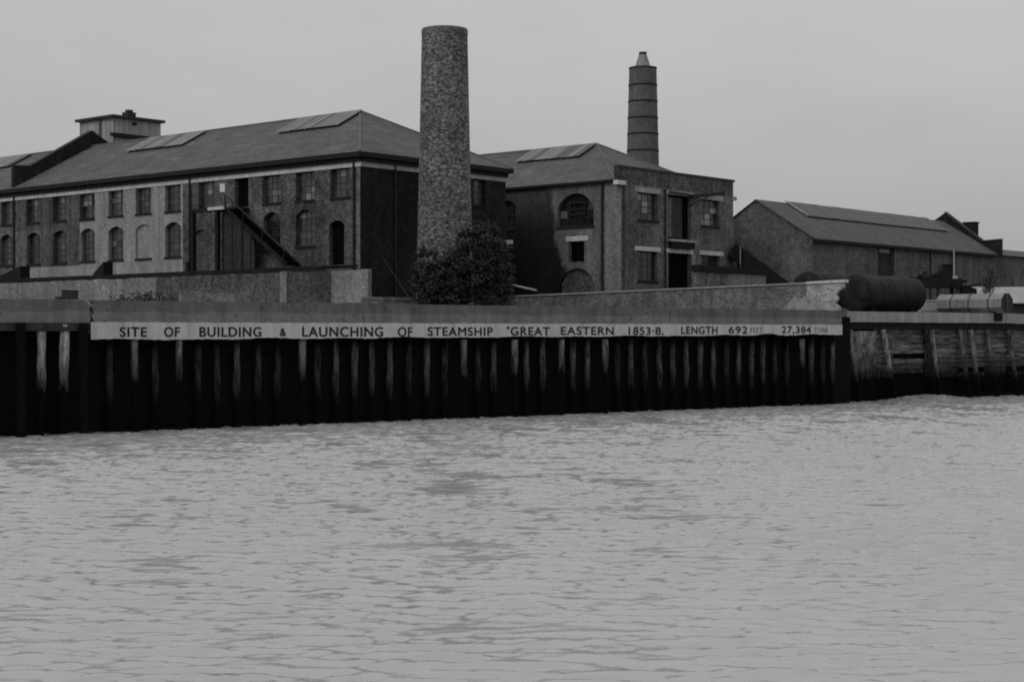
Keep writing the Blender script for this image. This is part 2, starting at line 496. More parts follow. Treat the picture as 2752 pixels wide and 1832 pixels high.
WSLOPE = 0.088
WPK = 0.5
CN, CG, QX, QY, QD, LEE = 0.66, 0.012, 0.8, 1.5, 0.72, 0.3
def water():
    rs = np.random.RandomState(7)
    xs = np.arange(-50, 52, 0.125)
    ys = [13.0]
    while ys[-1] < 146: ys.append(ys[-1] + 0.06 + 0.0011 * ys[-1])
    ys = np.array(ys)
    X, Y = np.meshgrid(xs, ys)
    Z = np.zeros_like(X)
    calm = np.clip(CN + CG * (Y - 22), CN, 1.1)                      # longer, easier water in mid-river
    for k in range(100):
        lam = 0.24 * (3.2 / 0.24) ** (k / 99.0)
        th = rs.normal(1.47, 0.44)
        kx, ky = math.cos(th) * 2 * math.pi / lam, math.sin(th) * 2 * math.pi / lam
        slope = WSLOPE * math.exp(-(math.log(lam / WPK) / 0.8) ** 2) + 0.004
        amp = slope * lam / (2 * math.pi)
        ph = 1.4 * np.sin(X * rs.uniform(.05, .45) + Y * rs.uniform(.03, .3) + rs.uniform(0, 6.28))
        pk = np.clip(0.75 + 0.55 * np.sin(X * rs.uniform(-.5, .5) + Y * rs.uniform(-.35, .35) + rs.uniform(0, 6.28)), 0, 1.4)
        Z += amp * pk * np.sin(kx * X + ky * Y + rs.uniform(0, 6.283) + ph)
    # gusts and slicks: mostly steady chop with scattered flatter lanes
    q = np.zeros_like(X)
    for k in range(26):
        q += np.sin(X * rs.normal(0, QX) + Y * rs.normal(0, QY) + rs.uniform(0, 6.28))
    q /= math.sqrt(13.0)
    env = 1.0 - QD / (1.0 + np.exp(-(q - 0.95) * 5.0))
    lee = 1.0 - LEE * np.exp(-np.clip(-((X + 20.882) * -0.6103 + (Y - 80.0) * 0.7922), 0, 99) / 10.0)      # flatter water close under the wall
    Z *= env * calm * lee
    ny, nx = X.shape
    co = np.stack([X, Y, Z], -1).reshape(-1, 3).astype(np.float32)
    idx = np.arange(ny * nx).reshape(ny, nx)
    q = np.stack([idx[:-1, :-1], idx[:-1, 1:], idx[1:, 1:], idx[1:, :-1]], -1).reshape(-1, 4)
    me = bpy.data.meshes.new('river_water')
    me.vertices.add(len(co)); me.vertices.foreach_set('co', co.ravel())
    me.loops.add(q.size); me.loops.foreach_set('vertex_index', q.ravel().astype(np.int32))
    me.polygons.add(len(q))
    me.polygons.foreach_set('loop_start', np.arange(0, q.size, 4, dtype=np.int32))
    me.polygons.foreach_set('use_smooth', np.ones(len(q), dtype=bool))
    me.update(calc_edges=True); me.validate()
    me.materials.append(MT['water'])
    o = bpy.data.objects.new('river_water', me); col.objects.link(o); o['kind'] = 'structure'
    # the river beyond the modelled waves
    mb = MB()
    x0, x1, y0, y1 = xs[0], xs[-1], ys[0], ys[-1]
    B = 3500
    zz = -0.03
    for (a, b, c, d) in ((-B, -B, B, y0), (-B, y1, B, B), (-B, y0, x0, y1), (x1, y0, B, y1)):
        mb.quad((a, b, zz), (c, b, zz), (c, d, zz), (a, d, zz))
    structure('river', mb, MT['water'], recalc=False)
water()

def mud():
    mb = MB()
    nu, nv = 34, 10
    r2 = random.Random(3)
    g_ = []
    for i in range(nu + 1):
        row = []
        for j in range(nv + 1):
            u, v = i / nu, j / nv
            h = 0.55 * math.sin(math.pi * u) ** 0.8 * math.sin(math.pi * .7 * v) - 0.2 + r2.uniform(-.08, .08)
            row.append(R(61.5 + 11 * u, 2.6 - 4.2 * (1 - v), h))
        g_.append(row)
    for i in range(nu):
        for j in range(nv):
            mb.quad(g_[i][j], g_[i + 1][j], g_[i + 1][j + 1], g_[i][j + 1])
    structure('mud_foreshore', mb, MT['mud'], recalc=False)
mud()

# ------------------------------------------------------------------ walls with openings
def arch_z(x, a, b, zt, rise):
    hw = (b - a) / 2; c = (a + b) / 2
    Rr = (hw * hw + rise * rise) / (2 * rise)
    return zt - Rr + math.sqrt(max(Rr * Rr - (x - c) ** 2, 0))
def facade(mb, F, s0, s1, z0, z1, ops, pick=None, cuts_s=(), cuts_z=(), thick=0.48, reveal=0):
    """brick face at dep 0 with real openings; ops = (a, b, zb, zt, rise)"""
    S = sorted({s0, s1, *[c for c in cuts_s if s0 < c < s1], *[o[0] for o in ops], *[o[1] for o in ops]})
    Z = sorted({z0, z1, *[c for c in cuts_z if z0 < c < z1], *[o[2] for o in ops], *[o[3] for o in ops]})
    for i in range(len(S) - 1):
        for j in range(len(Z) - 1):
            cs, cz = (S[i] + S[i + 1]) / 2, (Z[j] + Z[j + 1]) / 2
            if any(o[0] < cs < o[1] and o[2] < cz < o[3] for o in ops): continue
            mi = pick(cs, cz) if pick else 0
            mb.quad(F(S[i], 0, Z[j]), F(S[i + 1], 0, Z[j]), F(S[i + 1], 0, Z[j + 1]), F(S[i], 0, Z[j + 1]), mi)
    for a, b, zb, zt, rise in ops:
        mi = pick((a + b) / 2, zt + 0.05) if pick else 0
        zs = zt - rise
        mb.quad(F(a, 0, zb), F(a, 0, zs), F(a, thick, zs), F(a, thick, zb), mi)
        mb.quad(F(b, 0, zs), F(b, 0, zb), F(b, thick, zb), F(b, thick, zs), mi)
        mb.quad(F(a, 0, zb), F(a, thick, zb), F(b, thick, zb), F(b, 0, zb), mi)
        if rise <= 0:
            mb.quad(F(a, 0, zt), F(b, 0, zt), F(b, thick, zt), F(a, thick, zt), mi)
        else:
            N = 12
            for k in range(N):
                x0 = a + (b - a) * k / N; x1 = a + (b - a) * (k + 1) / N
                h0, h1 = arch_z(x0, a, b, zt, rise), arch_z(x1, a, b, zt, rise)
                mb.quad(F(x0, 0, h0), F(x1, 0, h1), F(x1, 0, zt), F(x0, 0, zt), mi)
                mb.quad(F(x0, 0, h0), F(x0, thick, h0), F(x1, thick, h1), F(x1, 0, h1), mi)

_wcache = {}
LF = lambda s, d, z: Vector((s, d, z))
def add_window(root, F, op, nx, nz, pale=(), glass='glass', recess=0.34, frame='frame', sill='sill', missing=()):
    a, b, zb, zt, rise = op
    w, h = round(b - a, 2), round(zt - zb, 2)
    key = (w, h, nx, nz, frame)
    fw, bw2 = 0.09, 0.055
    if key not in _wcache:
        mb = MB()
        mb.box(LF, 0, fw, 0, .07, 0, h); mb.box(LF, w - fw, w, 0, .07, 0, h)
        mb.box(LF, fw, w - fw, 0, .07, 0, fw); mb.box(LF, fw, w - fw, 0, .07, h - fw, h)
        for i in range(1, nx):
            c = fw + (w - 2 * fw) * i / nx
            mb.box(LF, c - bw2 / 2, c + bw2 / 2, 0.01, .06, fw, h - fw)
        for j in range(1, nz):
            c = fw + (h - 2 * fw) * j / nz
            k = bw2 * (1.5 if j == nz // 2 else 1)
            mb.box(LF, fw, w - fw, 0.013, .057, c - k / 2, c + k / 2)
        _wcache[key] = mb.mesh('window', MT[frame])
    win = bpy.data.objects.new('window', _wcache[key]); col.objects.link(win)
    win.parent = root
    win.location = F(a, recess, zb) - WL[root.name]
    win.rotation_euler = (0, 0, F.ang)
    pw, ph = (w - 2 * fw) / nx, (h - 2 * fw) / nz
    for i in range(nx):
        for j in range(nz):
            if (i, j) in missing: gm = 'void'
            elif (i, j) in pale: gm = 'glass_pale'
            elif rnd.random() < .04: gm = 'glass_dark'
            elif rnd.random() < .06: gm = 'glass_grey'
            else: gm = glass
            kk = ('pane', round(pw, 3), round(ph, 3), gm)
            if kk not in _wcache:
                m2 = MB(); m2.box(LF, -pw / 2, pw / 2, 0, .006, -ph / 2, ph / 2)
                _wcache[kk] = m2.mesh('pane', MT[gm])
            p = bpy.data.objects.new('pane', _wcache[kk]); col.objects.link(p)
            p.parent = win
            p.location = (fw + pw * (i + .5), 0.034, fw + ph * (j + .5))
            p.rotation_euler = (rnd.uniform(-.012, .012), 0, rnd.uniform(-.012, .012))
    if sill:
        kk = ('sill', w, sill)
        if kk not in _wcache:
            m2 = MB(); m2.box(LF, -0.08, w + 0.08, -recess - 0.09, 0.02, -0.16, 0.015)
            _wcache[kk] = m2.mesh('sill', MT[sill])
        s_ = bpy.data.objects.new('sill', _wcache[kk]); col.objects.link(s_)
        s_.parent = win
    return win
def add_door(root, F, op, mat, name='door', recess=0.4, planks=0):
    a, b, zb, zt, rise = op
    mb = MB()
    if planks:
        w = (b - a) / planks
        for k in range(planks):
            mb.box(F, a + k * w + .012, a + (k + 1) * w - .012, recess, recess + .05 + .01 * (k % 2), zb, zt)
    else:
        mb.box(F, a, b, recess, recess + .06, zb, zt)
    return part(name, mb, MT[mat], root)
def lintel(root, F, s0, s1, z0, z1, mat='stone', name='lintel'):
    mb = MB(); mb.box(F, s0, s1, -0.035, 0.3, z0, z1)
    return part(name, mb, MT[mat], root)
def pipe(root, F, s, z0, z1, dep=-0.12, r=0.09, mat='iron', name='drainpipe'):
    mb = MB()
    mb.rod(F(s, dep, z0), F(s, dep, z1), r, 8)
    z = z0 + 0.8
    while z < z1:
        mb.box(F, s - .13, s + .13, dep - .02, -.001, z, z + .07); z += 1.8
    return part(name, mb, MT[mat], root)
def skylight(root, F, s0, s1, d0, d1, zfun, npan, lift=0.42, mat='skylight'):
    """raised patent glazing on a roof slope, dark open lip along its foot"""
    mb = MB()
    n0, n1 = zfun(d0), zfun(d1)
    mb.prism([F(s0, d0, n0 - .05), F(s0, d0, n0 + lift - .06), F(s0, d1, n1 + lift - .06), F(s0, d1, n1 - .05)], F(s1, 0, 0) - F(s0, 0, 0))
    o = part('skylight', mb, MT['coping_dark'], root)
    w = (s1 - s0) / npan
    for k in range(npan):
        m2 = MB()
        a, b = s0 - .12 + k * (w + .24 / npan) + .035, s0 - .12 + (k + 1) * (w + .24 / npan) - .035
        jz = rnd.uniform(-.02, .02)
        m2.prism([F(a, d0 - .35, zfun(d0 - .35) + lift + jz), F(b, d0 - .35, zfun(d0 - .35) + lift + jz), F(b, d1 + .05, zfun(d1 + .05) + lift + jz), F(a, d1 + .05, zfun(d1 + .05) + lift + jz)], (0, 0, .05))
        part('pane', m2, MT[mat if rnd.random() > .16 else 'skylight_rib'], o)
    return o

# ------------------------------------------------------------------ the big factory building
def big_building():
    t = thing('factory_building', 'long two-row-windowed brick factory with hipped slate roof left of the broad chimney', 'building', A(0, 0, GZ))
    up = [(-46.5, .0), (-42.0, 0), (-37.6, 0), (-33.1, 0), (-28.95, 0), (-24.7, 0), (-20.0, 0), (-11.6, 0), (-7.5, 0), (-3.4, 0), (-55.0, 0), (-51.0, 0)]
    W, ZB, ZT = 2.25, 15.68, 17.98
    ops = [(s, s + W, ZB, ZT, 0) for s, _ in up]
    door_u = (-15.15, -13.4, 15.55, 18.0, 0)
    loA = [-46.45, -41.98, -37.5, -33.1, -28.95, -24.7, -55.2, -51.2]
    LW, LB, LT = 2.3, 11.7, 14.72
    lops = [(s, s + LW, LB, LT, 0.45) for s in loA]
    l7 = (-20.5, -18.9, 10.3, 13.9, 0.3)
    l8 = (-11.5, -9.4, 11.8, 14.95, 0.55)
    l9 = (-7.5, -5.2, 12.0, 14.92, 0.45)
    l10 = (-3.55, -1.8, 10.4, 13.9, 0.4)
    allops = ops + lops + [door_u, l7, l8, l9, l10]
    def pick(s, z):
        if s < -48.5: return 2
        if -37.6 < s < -22.2 and z < 15.35: return 1
        if -35.2 < s < -22.2: return 1
        if s < -37.6 and z < 11.35: return 1
        if s < -35.2: return 3 if z > 14.9 or s > -44 else 2
        if -0.42 < s: return 4
        return 0
    mb = MB()
    facade(mb, A, -78, 0, GZ - .5, 19.0, allops, pick, cuts_s=(-48.5, -44, -37.6, -35.2, -22.2, -0.42), cuts_z=(11.35, 14.9, 15.35))
    part('long_wall', mb, [MT['brick_dark'], MT['brick_paint'], MT['brick_mid'], MT['brick_worn'], MT['brick_mid']], t, recalc=False)
    # end wall, tarred up to the chimney
    e1 = (13.05, 14.5, 15.8, 17.95, 0)
    e2 = (4.6, 6.6, 15.8, 17.95, 0)
    mb = MB()
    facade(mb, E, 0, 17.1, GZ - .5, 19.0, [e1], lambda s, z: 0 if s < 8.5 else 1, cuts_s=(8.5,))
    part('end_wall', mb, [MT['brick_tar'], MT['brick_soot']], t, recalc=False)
    mb = MB()
    mb.quad(A(0, 17.1, GZ - .5), A(-78, 17.1, GZ - .5), A(-78, 17.1, 19), A(0, 17.1, 19))
    mb.quad(A(-78, 17.1, GZ - .5), A(-78, 0, GZ - .5), A(-78, 0, 19), A(-78, 17.1, 19))
    part('back_wall', mb, MT['brick_dark'], t, recalc=False)
    pal = {0: ((1, 3), ), 1: ((1, 3), ), 2: ((0, 2), (1, 2), (1, 3)), 3: ((1, 3), (1, 2)), 6: ((1, 2), (1, 3)), 7: ((1, 1), (2, 1)), 8: ((1, 0), (2, 0), (2, 1)), 9: ((1, 3),)}
    for k, o in enumerate(ops):
        w = add_window(t, A, o, 3, 4, pal.get(k, ()), 'glass', missing=((2, 2), (2, 3)) if k == 2 else ())
        if k == 2: w['label'] = 'upper window with its casement tilted open'
    for k, o in enumerate(lops):
        if k == 4:
            mb = MB(); mb.box(A, o[0], o[1], .16, .3, o[2], o[3])
            part('blind_window', mb, MT['brick_paint'], t, label='arched window opening bricked up and painted pale')
            mb = MB(); mb.box(A, o[0] - .08, o[1] + .08, -.1, .2, o[2] - .16, o[2] + .015)
            part('sill', mb, MT['sill'], t)
        else:
            add_window(t, A, o, 3, 5, (), 'glass' if k not in (0,) else 'glass_dark')
    add_window(t, A, l9, 3, 5, ((0, 4),), 'glass')
    add_window(t, A, l8, 3, 5, (), 'glass_dark')
    add_window(t, E, e1, 3, 4, ((0, 1), (0, 2), (0, 3), (1, 3)), 'glass')
    add_door(t, A, door_u, 'void')
    add_door(t, A, l10, 'void')
    mb = MB(); mb.box(A, l7[0], l7[1], .16, .3, l7[2], l7[3]); part('blind_doorway', mb, MT['brick_worn'], t)
    # pale stone band and black cornice
    mb = MB()
    mb.prism([A(-78, -.06, 17.95), A(.06, -.06, 17.95), E(17.16, -.06, 17.95), E(17.16, .1, 17.95), E(-.1, .1, 17.95) , A(-78, .1, 17.95)], (0, 0, .42))
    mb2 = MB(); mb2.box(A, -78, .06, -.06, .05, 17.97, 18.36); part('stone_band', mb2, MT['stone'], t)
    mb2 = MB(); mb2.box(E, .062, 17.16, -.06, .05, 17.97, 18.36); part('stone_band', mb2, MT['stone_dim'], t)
    for F, a, b in ((A, -78, .12), (E, .122, 17.22)):
        mb = MB(); mb.box(F, a, b, -.22, .2, 18.362, 18.70); part('cornice', mb, MT['cornice'], t)
        mb = MB(); mb.box(F, a, b + .36, -.5, .3, 18.702, 19.07); part('gutter', mb, MT['cornice'], t)
    for s in (-48.55, -21.1, -0.62): pipe(t, A, s, GZ, 18.7)
    pipe(t, E, 3.75, GZ, 18.3, r=.07)
    # roof
    k = 0.539; ze = 19.35; ov = 0.5
    zf = lambda d: ze + k * d
    apex = 8.55
    zr = zf(apex)
    hipS = -9.0
    mb = MB()
    Lc, Rc = A(ov, -ov, zf(-ov)), A(ov, 17.1 + ov, zf(-ov))
    P1, P2 = A(hipS, apex, zr), A(-78, apex, zr)
    mb.quad(A(-78, -ov, zf(-ov)), Lc, P1, P2)
    mb.poly([Lc, Rc, P1])
    mb.quad(Rc, A(-78, 17.1 + ov, zf(-ov)), P2, P1)
    roof = part('roof', mb, MT['slate'], t, recalc=False)
    mb = MB()
    mb.rod(P1, P2, .13, 6); mb.rod(P1, Lc, .11, 6); mb.rod(P1, Rc, .11, 6)
    part('ridge_capping', mb, MT['lead'], roof)
    for a, b, n in ((-16.0, -8.3, 16), (-37.8, -29.3, 9), (-67.5, -58.4, 9)):
        skylight(t, A, a, b, 5.6, 8.05, zf, n, 0.22)
    # party wall standing above the slates
    mb = MB()
    top = [A(-48.2, -.25, 21.25), A(-48.2, 1.5, 21.35), A(-48.2, apex, 25.45), A(-48.2, 12.5, 23.35)]
    bot = [A(-48.2, 12.5, 21.0), A(-48.2, apex, zr - .2), A(-48.2, -.25, zf(-.25) - .3)]
    mb.prism(top + bot, A(-48.75, 0, 0) - A(-48.2, 0, 0))
    part('party_wall', mb, MT['brick_soot'], t)
    mb = MB()
    for a, b in ((top[0], top[1]), (top[1], top[2]), (top[2], top[3])):
        off = A(-.3, 0, .06) - A(0, 0, 0); off.z = .07
        mb.beam(a + off, b + off, .7, .12)
    part('coping', mb, MT['coping_dark'], t)
    # small pale notice on the wall by the upper door
    mb = MB(); mb.box(A, -17.1, -16.45, -.03, -.002, 16.95, 17.66)
    part('notice', mb, MT['white_paint'], t)
big_building()

def roof_tank():
    t = thing('water_tank', 'pale square rendered water tank standing above the slate roof at far left', 'water tank', A(-51, 14, 22.2))
    mb = MB()
    mb.box(A, -54.1, -48.15, 11.1, 17.0, 20.5, 27.15)
    part('tank_body', mb, MT['render'], t)
    mb = MB(); mb.box(A, -54.5, -47.8, 10.75, 17.35, 27.152, 27.42); part('tank_cover', mb, MT['coping_dark'], t)
    mb = MB(); mb.box(A, -48.13, -47.7, 10.7, 15.2, 25.2, 25.55); part('ledge_beam', mb, MT['cornice'], t)
    mb = MB(); mb.box(A, -49.6, -48.6, 13.2, 14.2, 27.422, 28.0); mb.rod(A(-49.1, 13.7, 28.0), A(-49.1, 13.7, 28.25), .4, 10)
    part('vent_cowl', mb, MT['coping_dark'], t)
    mb = MB(); mb.box(A, -50.6, -50.2, 11.0, 11.098, 20.5, 27.1)
    part('overflow_pipe', mb, MT['strap'], t)
    mb = MB(); mb.box(A, -48.1, -48.0, 13.4, 13.9, 26.6, 26.9); part('outlet', mb, MT['cornice'], t)
roof_tank()

def outside_stair():
    t = thing('outside_stair', 'black timber stair sloping down the factory wall from the dark upper door', 'staircase', A(-13, -1, GZ))
    mb = MB(); mb.box(A, -16.75, -13.2, -1.5, -.05, 15.25, 15.42); part('landing', mb, MT['timber_blk'], t)
    mb = MB(); mb.box(A, -16.75, -14.6, -1.6, -1.502, 15.3, 15.55); part('landing_edge', mb, MT['stone'], t, label='white landing edge board')
    d0, d1 = A(-14.3, 0, 15.3), A(-6.9, 0, 10.55)
    for dep in (-1.5, -.25):
        mb = MB(); mb.beam(A(-14.3, dep, 15.2), A(-6.9, dep, 10.5), .09, .34); part('stringer', mb, MT['timber_blk'], t)
    for k in range(22):
        f = (k + .5) / 22
        mb = MB(); s = -14.3 + 7.4 * f; z = 15.3 - 4.7 * f
        mb.box(A, s - .16, s + .16, -1.45, -.3, z - .03, z + .03); part('tread', mb, MT['timber_blk'], t)
    for k in range(22):
        f = (k + .5) / 22
        mb = MB(); s = -14.3 + 7.4 * f; z = 15.3 - 4.7 * f
        mb.box(A, s - .18, s - .161, -1.45, -.3, z - .24, z - .031); part('riser', mb, MT['timber_blk'], t)
    mb = MB(); mb.beam(A(-14.5, -1.55, 16.45), A(-6.9, -1.55, 11.6), .09, .1); part('handrail', mb, MT['timber_dim'], t)
    for s, zb in ((-14.5, 15.4), (-12.2, 13.9), (-9.8, 12.4), (-7.2, 10.6)):
        mb = MB(); mb.beam(A(s, -1.55, zb - .3), A(s, -1.55, zb + 1.05), .09, .09, up=(1, 0, 0)); part('baluster', mb, MT['timber_blk'], t)
    for s in (-19.0, -15.75):
        mb = MB(); mb.box(A, s - .17, s + .17, -1.5, -1.16, GZ, 15.2); part('post', mb, MT['timber_blk'], t)
    mb = MB(); mb.box(A, -19.2, -15.5, -1.53, -1.13, 15.202, 15.248); mb.box(A, -19.2, -16.76, -1.53, -1.13, 15.25, 15.5); part('beam', mb, MT['timber_blk'], t)
    # boarded store under the landing
    for k in range(13):
        mb = MB(); s = -15.5 + k * .31
        top = min(15.0, 15.0 - max(0, (s + 14.3)) * .635)
        mb.box(A, s + .01, s + .30, -1.1 - .015 * (k % 3), -1.05, GZ, top)
        part('plank', mb, MT['timber_dim' if k % 4 else 'timber_blk'], t)
    mb = MB(); mb.box(A, -11.55, -11.25, -1.2, -.9, GZ, 12.6); part('post', mb, MT['timber_dim'], t)
outside_stair()

def lean_to():
    t = thing('lean_to', 'long black-roofed lean-to between the pale yard wall and the factory', 'shed', A(-30, -2.5, GZ))
    mb = MB()
    mb.prism([A(-60, -4.2, 10.12), A(-60, -.5, 10.3), A(-60, -.5, 10.1), A(-60, -4.2, 9.92)], A(0.3, 0, 0) - A(-60, 0, 0))
    part('roof', mb, MT['timber_blk'], t)
    mb = MB(); mb.box(A, -60, .3, -4.25, -4.0, GZ, 9.918); part('wall', mb, MT['timber_blk'], t)
    for s, z in ((-41.8, 11.3), (-28.7, 11.3)):
        mb = MB()
        mb.prism([A(s, -3.6, 10.0), A(s, -3.6, z), A(s - 4.6 if s < -40 else s - 1.7, -3.6, 10.2)], A(0, -2.6, 0) - A(0, -3.6, 0))
        part('dormer_end', mb, MT['timber_blk'], t)
    mb = MB(); mb.box(A, -17.1, -16.8, -3.6, -3.3, 10.1, 10.9); part('flue', mb, MT['timber_blk'], t)
lean_to()

# ------------------------------------------------------------------ left yard wall
def yard_wall():
    t = thing('yard_wall', 'high brick yard wall in pale and dark lengths along the factory foot', 'wall', YW(-20, 0, GZ))
    for a, b, m in ((-90, -25.2, 'brick_yardl'), (-25.2, -9.55, 'brick_yard'), (-8.75, -3.85, 'brick_yard'), (-3.85, 0, 'brick_pale')):
        mb = MB(); r2 = random.Random(int(a * 7))
        n = max(1, int((b - a) / .6)); pts = []
        for k in range(n + 1):
            pts.append(YW(a + (b - a) * k / n, 0, 9.66 + r2.uniform(-.05, .05)))
        mb.prism([YW(a, 0, GZ - .2)] + pts + [YW(b, 0, GZ - .2)], YW(0, .4, 0) - YW(0, 0, 0))
        part('brickwork', mb, MT[m], t)
    mb = MB(); mb.box(YW, -9.55, -8.75, -.1, .4, GZ - .2, 9.74); part('pier', mb, MT['brick_pale'], t, label='pale brick pier between dark lengths of wall')
yard_wall()

mb = MB()
LWF = Frame((-19.34, 95.0), (3.376, 2.0))
mb.box(LWF, -.2, 3.9, 0, .3, GZ - .1, 7.42); mb.box(LWF, -.2, 1.4, .02, .28, 7.42, 7.5)
single('low_wall', mb, MT['brick_yardl'], 'short low pale brick wall behind the river wall left of centre', 'wall', LWF(1.9, .15, GZ))
mb = MB()
KF = Frame((-9.35, 104.0), (2.88, 2.0))
mb.box(KF, -.4, 3.6, 0, .25, GZ - .1, 7.18); mb.box(KF, -.4, 3.6, -.05, .3, 7.18, 7.36)
single('kerb_wall', mb, MT['brick_yardl'], 'low coped wall just left of the bushy tree', 'wall', KF(1.6, .1, GZ))

# ------------------------------------------------------------------ right yard wall
def yard_wall_right():
    t = thing('coped_yard_wall', 'grey brick yard wall with thin coping, broken pale end beside the black tank', 'wall', YR(-16, 0, GZ))
    def top(s): return 8.68 + s * 0.0178
    mb = MB()
    r2 = random.Random(5)
    cut = -2.9
    pts = [YR(s, 0, top(s)) for s in (-34, -26, -18, -10, cut)]
    mb.prism([YR(-34, 0, GZ - .2)] + pts + [YR(cut, 0, GZ - .2)], YR(0, .35, 0) - YR(0, 0, 0))
    part('brickwork', mb, MT['brick_mid'], t)
    mb = MB()
    edge = [YR(.10, 0, 8.62), YR(.06, 0, 8.3), YR(-.3, 0, 8.1), YR(-.52, 0, 7.85), YR(-.38, 0, 7.5), YR(-.6, 0, 7.2), YR(-.25, 0, 6.9), YR(-.15, 0, GZ - .2)]
    mb.prism([YR(cut, 0, GZ - .2), YR(cut, 0, top(cut))] + edge, YR(0, .36, 0) - YR(0, -.02, 0))
    part('broken_end', mb, MT['brick_broken'], t, label='broken end of the wall in paler patched brick')
    mb = MB()
    mb.prism([YR(-34, -.1, top(-34)), YR(cut, -.1, top(cut)), YR(cut, -.1, top(cut) + .11), YR(-34, -.1, top(-34) + .11)], YR(0, .46, 0) - YR(0, -.1, 0))
    part('coping', mb, MT['stone_dim'], t)
    mb = MB()
    mb.prism([YR(cut, -.1, top(cut)), YR(.3, -.1, top(0)), YR(.3, -.1, top(0) + .2), YR(cut, -.1, top(cut) + .16)], YR(0, .46, 0) - YR(0, -.1, 0))
    part('coping', mb, MT['stone'], t, label='pale end of the coping')
    mb = MB()
    mb.prism([YR(-4.6, -.028, 6.55), YR(-4.75, -.028, 7.0), YR(-4.3, -.028, 7.35), YR(-3.9, -.028, 7.75), YR(-3.3, -.028, 7.6), YR(-2.95, -.028, 7.8), YR(-2.5, -.028, 7.45), YR(-2.7, -.028, 7.0), YR(-2.2, -.028, 6.75), YR(-2.6, -.028, 6.5)], YR(0, .02, 0) - YR(0, 0, 0))
    part('patch', mb, MT['plaster'], t, label='pale plaster patch low on the wall')
yard_wall_right()

# ------------------------------------------------------------------ broad chimney
def cyl_mesh(name, prof, n, mat, c):
    """turned shaft with brick-scale UVs; prof = [(r, z)]"""
    vs, fs, uvs = [], [], []
    for r, z in prof:
        for k in range(n):
            a = 2 * math.pi * k / n
            vs.append((r * math.cos(a), r * math.sin(a), z))
    rm = prof[0][0]
    for j in range(len(prof) - 1):
        for k in range(n):
            k2 = (k + 1) % n
            fs.append((j * n + k, j * n + k2, (j + 1) * n + k2, (j + 1) * n + k))
            u0, u1 = 2 * math.pi * rm * k / n, 2 * math.pi * rm * (k + 1) / n
            uvs += [(u0, prof[j][1]), (u1, prof[j][1]), (u1, prof[j + 1][1]), (u0, prof[j + 1][1])]
    me = bpy.data.meshes.new(name)
    me.from_pydata(vs, [], fs)
    uvl = me.uv_layers.new(name='UVMap')
    for i, u in enumerate(uvs): uvl.data[i].uv = u
    me.materials.append(mat)
    me.polygons.foreach_set('use_smooth', [True] * len(fs))
    return me
def child(name, me, parent, loc=(0, 0, 0)):
    o = bpy.data.objects.new(name, me); col.objects.link(o); o.parent = parent; o.location = loc
    return o
def broad_chimney():
    c = (-4.595, 110.0)
    t = thing('broad_chimney', 'broad round mottled brick chimney stump rising behind the bushy tree', 'chimney', (c[0], c[1], GZ))
    H = 25.62 - GZ
    prof = []
    for k in range(41):
        z = H * k / 40
        prof.append((1.97 - (1.97 - 1.555) * z / H, z))
    child('shaft', cyl_mesh('shaft', prof, 64, MT['brick_stack'], c), t)
    child('rim', cyl_mesh('rim', [(1.575, H - .36), (1.59, H - .02), (1.56, H + .1), (1.2, H + .1), (1.1, H - 1.2)], 64, MT['brick_end'], c), t)
broad_chimney()

def far_chimney():
    c = (14.2, 175.0)
    t = thing('banded_chimney', 'tall round chimney with dark iron bands and conical cowl behind the right-hand factory', 'chimney', (c[0], c[1], GZ))
    rad = lambda z: 1.485 + (33.7 - z) * 0.0255
    prof = [(rad(z), z - GZ) for z in np.linspace(GZ, 33.75, 20)]
    child('shaft', cyl_mesh('shaft', prof, 48, MT['brick_stack2'], c), t)
    child('cap_ring', cyl_mesh('cap_ring', [(1.49, 27.7), (1.53, 27.72), (1.53, 27.88), (.8, 27.95)], 48, MT['coping_dark'], c), t)
    for z in (31.95, 30.18, 28.4, 26.65, 24.85, 23.05):
        r = rad(z)
        child('iron_band', cyl_mesh('iron_band', [(r + .005, z - GZ - .09), (r + .045, z - GZ - .085), (r + .045, z - GZ + .085), (r + .005, z - GZ + .09)], 48, MT['iron'], c), t)
    child('cowl', cyl_mesh('cowl', [(.86, 27.9), (.68, 28.5), (.52, 29.0), (.42, 29.3)], 32, MT['tank_pale'], c), t)
    child('cowl_mouth', cyl_mesh('cowl_mouth', [(.41, 29.2), (.43, 29.22), (.43, 29.56), (.3, 29.58)], 32, MT['iron'], c), t)
far_chimney()

